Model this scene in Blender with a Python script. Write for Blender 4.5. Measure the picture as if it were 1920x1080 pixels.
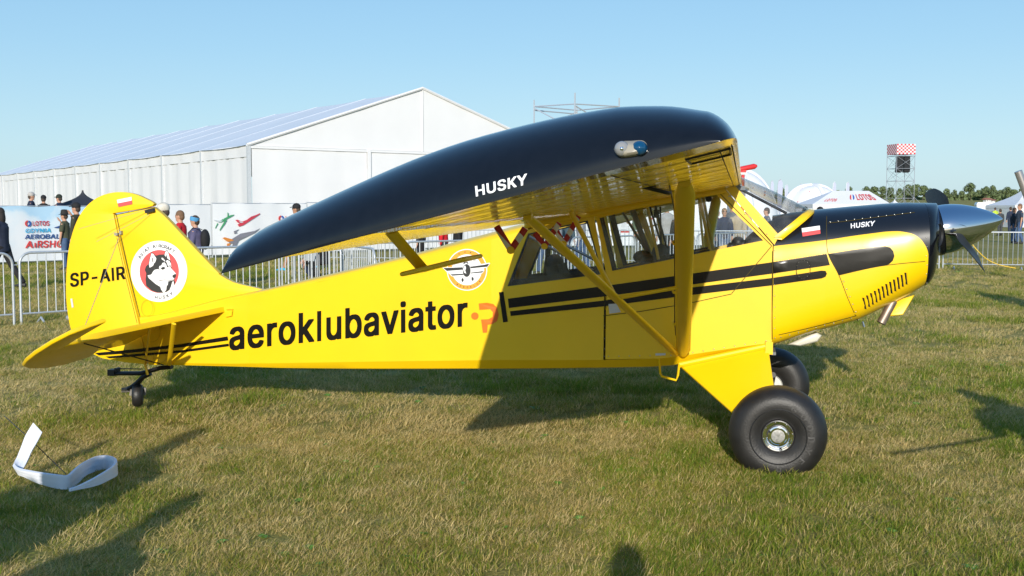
import bpy, bmesh, math, random
import numpy as np
from math import radians, sin, cos, tan, atan, atan2, pi, hypot, sqrt
from mathutils import Vector, Matrix
from mathutils.geometry import tessellate_polygon, delaunay_2d_cdt
from mathutils.bvhtree import BVHTree

# ------------------------------------------------------------------ camera, world, sun, exposure
for o in list(bpy.data.objects): bpy.data.objects.remove(o)
scene = bpy.context.scene
COL = scene.collection
FOC, HC, HORIZON = 2050.0, 1.65, 392.0
TH = atan((540 - HORIZON) / FOC)
cd = bpy.data.cameras.new('camera'); cam = bpy.data.objects.new('camera', cd); COL.objects.link(cam)
cam.location = (0, 0, HC); cam.rotation_euler = (pi / 2 - TH, 0, 0)
cd.sensor_width = 36; cd.lens = FOC / 1920 * 36; cd.clip_start = 0.05; cd.clip_end = 4000
scene.camera = cam
SUN_EL, SUN_AZ = radians(17.0), radians(6.0)     # light travels towards +Y, slightly towards +X
LDIR = Vector((sin(SUN_AZ) * cos(SUN_EL), cos(SUN_AZ) * cos(SUN_EL), -sin(SUN_EL)))
world = bpy.data.worlds.new('World'); scene.world = world; world.use_nodes = True
wn = world.node_tree; wn.nodes.clear()
sky = wn.nodes.new('ShaderNodeTexSky'); sky.sky_type = 'NISHITA'; sky.sun_disc = False
sky.sun_elevation = SUN_EL; sky.sun_rotation = pi + SUN_AZ
sky.air_density = 1.0; sky.dust_density = 0.6; sky.ozone_density = 1.4; sky.altitude = 0
bg = wn.nodes.new('ShaderNodeBackground'); bg.inputs[1].default_value = 0.125
wo = wn.nodes.new('ShaderNodeOutputWorld')
# clear pale-blue late-afternoon sky: the physical sky, cleared of its low yellow band
wtc = wn.nodes.new('ShaderNodeTexCoord'); wsp = wn.nodes.new('ShaderNodeSeparateXYZ'); wn.links.new(wtc.outputs['Generated'], wsp.inputs[0])
wcr = wn.nodes.new('ShaderNodeValToRGB'); we = wcr.color_ramp.elements
we[0].position = 0.0; we[0].color = (.50, .76, .92, 1); we[1].position = 1.0; we[1].color = (.10, .28, .62, 1)
for p_, c_ in ((.06, (.46, .745, .94, 1)), (.14, (.35, .66, .93, 1)), (.24, (.26, .565, .89, 1)), (.5, (.15, .40, .78, 1))): k_ = we.new(p_); k_.color = c_
wsc = wn.nodes.new('ShaderNodeVectorMath'); wsc.operation = 'SCALE'; wsc.inputs['Scale'].default_value = 6.0
wmx = wn.nodes.new('ShaderNodeMix'); wmx.data_type = 'RGBA'; wmx.inputs['Factor'].default_value = .78
wn.links.new(wsp.outputs['Z'], wcr.inputs[0]); wn.links.new(wcr.outputs[0], wsc.inputs[0]); wn.links.new(sky.outputs[0], wmx.inputs['A']); wn.links.new(wsc.outputs[0], wmx.inputs['B'])
wn.links.new(wmx.outputs['Result'], bg.inputs[0]); wn.links.new(bg.outputs[0], wo.inputs[0])
sd = bpy.data.lights.new('sun', 'SUN'); sd.energy = 3.9; sd.angle = radians(0.5); sd.color = (1, 0.935, 0.83)
sun = bpy.data.objects.new('sun', sd); COL.objects.link(sun); sun.location = (-5, -30, 20)
sun.rotation_euler = LDIR.to_track_quat('-Z', 'Y').to_euler()
scene.view_settings.view_transform = 'Standard'; scene.view_settings.look = 'None'
scene.view_settings.exposure = 0.33; scene.view_settings.gamma = 1; scene.view_settings.use_curve_mapping = False
scene.cycles.max_bounces = 8; scene.cycles.transparent_max_bounces = 16

rnd = random.Random(7)
# ------------------------------------------------------------------ reading directions
def ray(px, py):
    x = (px - 960) / FOC; y = -(py - 540) / FOC
    return np.array([x, cos(TH) + y * sin(TH), -sin(TH) + y * cos(TH)])
def gnd(px, py, z=0.0):
    r = ray(px, py); t = (z - HC) / r[2]; return Vector((r[0] * t, r[1] * t, z))
def at(px, py, d):
    r = ray(px, py); t = d / r[1]; return Vector((r[0] * t, d, HC + r[2] * t))
PSI = radians(12)
UX = np.array([cos(PSI), -sin(PSI)]); UY = np.array([sin(PSI), cos(PSI)])
_w = gnd(1458, 812, 0.24); TRACK = 1.95
CEN = np.array([_w.x, _w.y]) + UY * TRACK / 2
def pl(px, py, y0=0.0):                       # aircraft-local (x, z) of a reading on the plane y = y0
    r = ray(px, py); t = (CEN @ UY + y0) / (r[:2] @ UY)
    P = np.array([0, 0, HC]) + r * t
    return float((P[:2] - CEN) @ UX), float(P[2])
def L(px, py, y0=0.0):
    x, z = pl(px, py, y0); return Vector((x, y0, z))
def PLN(px, py, p0, n):                        # on a tilted aircraft-local plane
    r = ray(px, py); o = np.array([0, 0, HC])
    rl = np.array([r[:2] @ UX, r[:2] @ UY, r[2]]); ol = np.array([-(CEN @ UX), -(CEN @ UY), HC])
    n = np.array(n); t = ((np.array(p0) - ol) @ n) / (rl @ n); q = ol + rl * t
    return Vector(q)
def interp(x, pts): return float(np.interp(x, [p[0] for p in pts], [p[1] for p in pts]))
WPTS = [(-5.4, .025), (-4.9, .05), (-4.0, .115), (-2.0, .345), (-1.7, .36), (.0, .365), (.3, .37)]
def hw(x): return interp(x, WPTS)
def S(px, py, out=0.0):                         # on the flat near side of the fuselage
    y = -.36
    for _ in range(10):
        x, z = pl(px, py, y); y = -hw(x)
    return Vector((x, y - out, z))

# ------------------------------------------------------------------ materials
MATS = {}
def mat(name, col, rough=.5, metal=0, coat=0, spec=.5, noise=0, nscale=20, bump=0, bscale=60, emit=None, trans=0, alpha=None):
    if name in MATS: return MATS[name]
    m = bpy.data.materials.new(name); m.use_nodes = True; nt = m.node_tree; b = nt.nodes['Principled BSDF']
    b.inputs['Base Color'].default_value = (*col, 1); b.inputs['Roughness'].default_value = rough
    b.inputs['Metallic'].default_value = metal; b.inputs['Coat Weight'].default_value = coat
    b.inputs['Coat Roughness'].default_value = .04; b.inputs['Specular IOR Level'].default_value = spec
    tc = nt.nodes.new('ShaderNodeTexCoord')
    if noise:
        n = nt.nodes.new('ShaderNodeTexNoise'); n.inputs['Scale'].default_value = nscale; n.inputs['Detail'].default_value = 5
        nt.links.new(tc.outputs['Object'], n.inputs['Vector'])
        r = nt.nodes.new('ShaderNodeMapRange'); r.inputs['From Min'].default_value = .25; r.inputs['From Max'].default_value = .75
        r.inputs['To Min'].default_value = 1 - noise; r.inputs['To Max'].default_value = 1 + noise * .5
        nt.links.new(n.outputs['Fac'], r.inputs['Value'])
        mx = nt.nodes.new('ShaderNodeMix'); mx.data_type = 'RGBA'; mx.blend_type = 'MULTIPLY'; mx.inputs['Factor'].default_value = 1
        mx.inputs['A'].default_value = (*col, 1); nt.links.new(r.outputs[0], mx.inputs['B']); nt.links.new(mx.outputs['Result'], b.inputs['Base Color'])
    if bump:
        n2 = nt.nodes.new('ShaderNodeTexNoise'); n2.inputs['Scale'].default_value = bscale; n2.inputs['Detail'].default_value = 3
        nt.links.new(tc.outputs['Object'], n2.inputs['Vector'])
        bp = nt.nodes.new('ShaderNodeBump'); bp.inputs['Strength'].default_value = bump; bp.inputs['Distance'].default_value = .01
        nt.links.new(n2.outputs['Fac'], bp.inputs['Height']); nt.links.new(bp.outputs[0], b.inputs['Normal'])
    MATS[name] = m; return m
def glass(name, tint=(.96, .98, 1), dirt=.03, refl=1.0):
    m = bpy.data.materials.new(name); m.use_nodes = True; nt = m.node_tree; nt.nodes.clear()
    out = nt.nodes.new('ShaderNodeOutputMaterial'); tr = nt.nodes.new('ShaderNodeBsdfTransparent'); tr.inputs[0].default_value = (*tint, 1)
    gl = nt.nodes.new('ShaderNodeBsdfGlossy'); gl.inputs['Roughness'].default_value = .03
    fr = nt.nodes.new('ShaderNodeFresnel'); fr.inputs[0].default_value = 1.45
    mu = nt.nodes.new('ShaderNodeMath'); mu.operation = 'MULTIPLY'; mu.inputs[1].default_value = refl
    df = nt.nodes.new('ShaderNodeBsdfDiffuse'); df.inputs[0].default_value = (.8, .8, .8, 1)
    no = nt.nodes.new('ShaderNodeTexNoise'); no.inputs['Scale'].default_value = 9; no.inputs['Detail'].default_value = 6
    tc = nt.nodes.new('ShaderNodeTexCoord'); nt.links.new(tc.outputs['Object'], no.inputs['Vector'])
    mr = nt.nodes.new('ShaderNodeMapRange'); mr.inputs['From Min'].default_value = .4; mr.inputs['From Max'].default_value = .8
    mr.inputs['To Min'].default_value = 0.004; mr.inputs['To Max'].default_value = dirt * 2
    nt.links.new(no.outputs['Fac'], mr.inputs['Value'])
    m1 = nt.nodes.new('ShaderNodeMixShader'); m2 = nt.nodes.new('ShaderNodeMixShader')
    nt.links.new(fr.outputs[0], mu.inputs[0]); nt.links.new(mu.outputs[0], m1.inputs[0]); nt.links.new(tr.outputs[0], m1.inputs[1]); nt.links.new(gl.outputs[0], m1.inputs[2])
    nt.links.new(mr.outputs[0], m2.inputs[0]); nt.links.new(m1.outputs[0], m2.inputs[1]); nt.links.new(df.outputs[0], m2.inputs[2])
    nt.links.new(m2.outputs[0], out.inputs[0]); return m
YEL = (.88, .56, .002); BLK = (.006, .007, .010)
M_yel = mat('yellow_paint', YEL, .40, coat=.22, noise=.04, nscale=3, bump=.04, bscale=5)
M_blk = mat('black_paint', BLK, .13, coat=.18, spec=.38, noise=.2, nscale=30, bump=.012, bscale=7)
M_dec = mat('black_print', (.008, .007, .006), .25, spec=.3)
M_wht = mat('white_print', (.82, .82, .84), .4)
M_red = mat('red_print', (.62, .03, .035), .4)
M_hred = mat('coral_print', (.75, .09, .09), .4)
M_org = mat('orange_print', (.85, .16, .01), .4)
M_lorg = mat('light_orange_print', (.9, .36, .04), .4)
M_line = mat('dark_seam', (.05, .035, .0), .8)
M_rub = mat('tyre_rubber', (.016, .015, .015), .48, noise=.35, nscale=14, bump=.15, bscale=90)
M_chr = mat('chrome', (.85, .85, .87), .05, metal=1, bump=.01, bscale=20)
M_spin = mat('polished_spinner', (.58, .60, .65), .08, metal=1, bump=.01, bscale=12)
M_alu = mat('aluminium', (.6, .6, .6), .35, metal=1, noise=.2)
M_galv = mat('galvanised_steel', (.50, .53, .56), .45, metal=.4, noise=.15, nscale=40)
M_dark = mat('black_plastic', (.012, .012, .013), .5, noise=.2)
M_int = mat('cabin_grey', (.16, .17, .18), .6, noise=.15)
M_tube = mat('cabin_tube', (.30, .28, .22), .5)
M_blade = mat('propeller_blade', (.022, .021, .018), .5, spec=.2, noise=.3, nscale=25)
M_glass = glass('window_glass', (.95, .97, .98), .05)
M_wind = glass('windshield_glass', (.95, .97, .985), .035, .65)
# glossy underside of the wing, rippled across the chord by the covering
def wing_under():
    m = mat('wing_underside_paint', YEL, .10, coat=1, spec=1.0); nt = m.node_tree; b = nt.nodes['Principled BSDF']; b.inputs['Coat IOR'].default_value = 1.9
    tc = nt.nodes.new('ShaderNodeTexCoord'); mp = nt.nodes.new('ShaderNodeMapping'); mp.inputs['Scale'].default_value = (4, 75, 1)
    n = nt.nodes.new('ShaderNodeTexNoise'); n.inputs['Scale'].default_value = 1.0; n.inputs['Detail'].default_value = 4
    nt.links.new(tc.outputs['Object'], mp.inputs[0]); nt.links.new(mp.outputs[0], n.inputs['Vector'])
    bp = nt.nodes.new('ShaderNodeBump'); bp.inputs['Strength'].default_value = .5; bp.inputs['Distance'].default_value = .012
    nt.links.new(n.outputs['Fac'], bp.inputs['Height']); nt.links.new(bp.outputs[0], b.inputs['Normal']); nt.links.new(bp.outputs[0], b.inputs['Coat Normal'])
    return m
M_under = wing_under()

# ------------------------------------------------------------------ object helpers
def mesh_obj(name, verts, faces, m=None, parent=None, smooth=False, mats=None, midx=None):
    me = bpy.data.meshes.new(name); me.from_pydata([tuple(v) for v in verts], [], faces)
    if mats:
        for q in mats: me.materials.append(q)
        if midx is not None: me.polygons.foreach_set('material_index', midx)
    elif m: me.materials.append(m)
    if smooth: me.polygons.foreach_set('use_smooth', [True] * len(me.polygons))
    me.update()
    o = bpy.data.objects.new(name, me); COL.objects.link(o)
    if parent: o.parent = parent
    return o
def bm_obj(name, bm, m, parent=None, smooth=False, mats=None):
    me = bpy.data.meshes.new(name); bm.to_mesh(me); bm.free()
    for q in (mats or [m]): me.materials.append(q)
    if smooth: me.polygons.foreach_set('use_smooth', [True] * len(me.polygons))
    o = bpy.data.objects.new(name, me); COL.objects.link(o)
    if parent: o.parent = parent
    return o
def auto_smooth(o, ang=35):
    me = o.data; bm = bmesh.new(); bm.from_mesh(me); bmesh.ops.recalc_face_normals(bm, faces=bm.faces)
    for f in bm.faces: f.smooth = True
    for e in bm.edges:
        e.smooth = not (len(e.link_faces) == 2 and e.calc_face_angle(0) > radians(ang))
    bm.to_mesh(me); bm.free(); return o
def empty(name, loc, rz=0):
    o = bpy.data.objects.new(name, None); COL.objects.link(o); o.location = loc; o.rotation_euler = (0, 0, rz); o.empty_display_size = .2; return o
def tag(o, label, cat, group=None):
    o['label'] = label; o['category'] = cat
    if group: o['group'] = group
    return o
class MB:                                                # collects shapes for one mesh
    def __init__(s): s.v = []; s.f = []
    def add(s, vs, fs):
        n = len(s.v); s.v += [Vector(v) for v in vs]; s.f += [tuple(i + n for i in f) for f in fs]; return s
    def box(s, c, d, R=None):
        c = Vector(c); vs = [Vector((x * d[0] / 2, y * d[1] / 2, z * d[2] / 2)) for x in (-1, 1) for y in (-1, 1) for z in (-1, 1)]
        if R: vs = [R @ v for v in vs]
        return s.add([c + v for v in vs], [(0, 1, 3, 2), (4, 6, 7, 5), (0, 4, 5, 1), (2, 3, 7, 6), (0, 2, 6, 4), (1, 5, 7, 3)])
    def tube(s, pts, r, n=8, cap=True):
        pts = [Vector(p) for p in pts]; rs = r if isinstance(r, list) else [r] * len(pts)
        vs = []; fs = []; up = None
        for i, p in enumerate(pts):
            t = (pts[min(i + 1, len(pts) - 1)] - pts[max(i - 1, 0)]).normalized()
            if up is None: up = Vector((0, 0, 1)) if abs(t.z) < .9 else Vector((1, 0, 0))
            a = t.cross(up).normalized(); b = a.cross(t).normalized(); up = b
            rr = rs[i] if isinstance(rs[i], (list, tuple)) else (rs[i], rs[i])
            for k in range(n):
                q = 2 * pi * k / n; vs.append(p + a * cos(q) * rr[0] + b * sin(q) * rr[1])
        for i in range(len(pts) - 1):
            for k in range(n):
                fs.append((i * n + k, i * n + (k + 1) % n, (i + 1) * n + (k + 1) % n, (i + 1) * n + k))
        if cap: fs += [tuple(range(n - 1, -1, -1)), tuple(range((len(pts) - 1) * n, len(pts) * n))]
        return s.add(vs, fs)
    def lathe(s, prof, n=32, M=None, cap=True):                    # profile of (radius, height) round local Z
        vs = []; fs = []
        for r, h in prof:
            for k in range(n): vs.append(Vector((r * cos(2 * pi * k / n), r * sin(2 * pi * k / n), h)))
        for i in range(len(prof) - 1):
            for k in range(n): fs.append((i * n + k, i * n + (k + 1) % n, (i + 1) * n + (k + 1) % n, (i + 1) * n + k))
        if cap and prof[0][0] > 1e-5: fs.append(tuple(range(n - 1, -1, -1)))
        if cap and prof[-1][0] > 1e-5: fs.append(tuple(range((len(prof) - 1) * n, len(prof) * n)))
        if M: vs = [M @ v for v in vs]
        return s.add(vs, fs)
    def ball(s, c, r, n=10, m=7):
        r = r if isinstance(r, (tuple, list)) else (r, r, r)
        vs = []; fs = []
        for i in range(m + 1):
            a = pi * i / m
            for k in range(n): vs.append(Vector(c) + Vector((sin(a) * cos(2 * pi * k / n) * r[0], sin(a) * sin(2 * pi * k / n) * r[1], cos(a) * r[2])))
        for i in range(m):
            for k in range(n): fs.append((i * n + k, (i + 1) * n + k, (i + 1) * n + (k + 1) % n, i * n + (k + 1) % n))
        return s.add(vs, fs)
    def build(s, name, m, parent=None, smooth=0, weld=False):
        o = mesh_obj(name, s.v, s.f, m, parent)
        if weld:
            bm = bmesh.new(); bm.from_mesh(o.data); bmesh.ops.remove_doubles(bm, verts=bm.verts, dist=1e-5); bm.to_mesh(o.data); bm.free()
        if smooth: auto_smooth(o, smooth)
        return o
def tri2d(loops):                                        # loops of (a, b): outer then holes
    vl = [[Vector((p[0], p[1], 0)) for p in l] for l in loops]
    t = tessellate_polygon(vl); flat = [p for l in loops for p in l]; return flat, [tuple(x) for x in t]
def panel(name, loops, yfun, thick, m, parent, sgn=-1, cuts=()):
    """side panel: outline(s) in aircraft (x, z), lying at y = sgn*yfun(x), thickness inwards"""
    bm = bmesh.new(); flat, tris = tri2d(loops)
    vs = [bm.verts.new((p[0], 0, p[1])) for p in flat]
    for t in tris:
        try: bm.faces.new([vs[i] for i in t])
        except ValueError: pass
    for cx in cuts:
        bmesh.ops.bisect_plane(bm, geom=bm.verts[:] + bm.edges[:] + bm.faces[:], plane_co=(cx, 0, 0), plane_no=(1, 0, 0))
    bmesh.ops.dissolve_degenerate(bm, dist=1e-6, edges=bm.edges)
    bm.normal_update()
    for f in bm.faces:
        if f.normal.y * sgn < 0: f.normal_flip()
    bd = [e for e in bm.edges if len(e.link_faces) == 1]
    fs = bm.faces[:]; vmap = {}
    for v in bm.verts[:]:
        vmap[v] = bm.verts.new((v.co.x, sgn * (yfun(v.co.x) - thick), v.co.z))
    for v in list(vmap): v.co.y = sgn * yfun(v.co.x)
    for f in fs: bm.faces.new([vmap[v] for v in reversed(f.verts)])
    for e in bd:
        a, b = e.verts; bm.faces.new((a, b, vmap[b], vmap[a]))
    bmesh.ops.recalc_face_normals(bm, faces=bm.faces)
    return bm_obj(name, bm, m, parent)
def plate(name, outline, t, m, parent, M=None, bev=None):
    """rounded-edge plate: outline of 3D points in one plane, thickness t both ways"""
    P = [Vector(p) for p in outline]; c = sum(P, Vector()) / len(P)
    n = Vector()
    for i in range(len(P)): n += (P[i] - c).cross(P[(i + 1) % len(P)] - c)
    n.normalize()
    bm = bmesh.new(); top = [bm.verts.new(p + n * t / 2) for p in P]; bot = [bm.verts.new(p - n * t / 2) for p in P]
    tr = tessellate_polygon([P])
    for a, b, q in tr:
        try: bm.faces.new((top[a], top[b], top[q])); bm.faces.new((bot[q], bot[b], bot[a]))
        except ValueError: pass
    N = len(P)
    for i in range(N): bm.faces.new((top[i], bot[i], bot[(i + 1) % N], top[(i + 1) % N]))
    bmesh.ops.recalc_face_normals(bm, faces=bm.faces)
    if bev is None: bev = t * .42
    if bev > 0:
        s1 = set(top); s2 = set(bot)
        es = [e for e in bm.edges if (e.verts[0] in s1 and e.verts[1] in s1 or e.verts[0] in s2 and e.verts[1] in s2) and e.calc_face_angle(0) > .6]
        bmesh.ops.bevel(bm, geom=es, offset=bev, segments=3, profile=.5, affect='EDGES', clamp_overlap=True)
    o = bm_obj(name, bm, m, parent); auto_smooth(o, 30); return o
def smooth_poly(pts, n=6, closed=True):                  # Catmull-Rom
    P = [np.array(p, float) for p in pts]; N = len(P); out = []
    for i in range(N if closed else N - 1):
        p0, p1, p2, p3 = (P[(i - 1) % N], P[i], P[(i + 1) % N], P[(i + 2) % N]) if closed else (P[max(i - 1, 0)], P[i], P[i + 1], P[min(i + 2, N - 1)])
        for k in range(n):
            t = k / n; out.append(tuple(.5 * ((2 * p1) + (-p0 + p2) * t + (2 * p0 - 5 * p1 + 4 * p2 - p3) * t * t + (-p0 + 3 * p1 - 3 * p2 + p3) * t ** 3)))
    if not closed: out.append(tuple(P[-1]))
    return out
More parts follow.
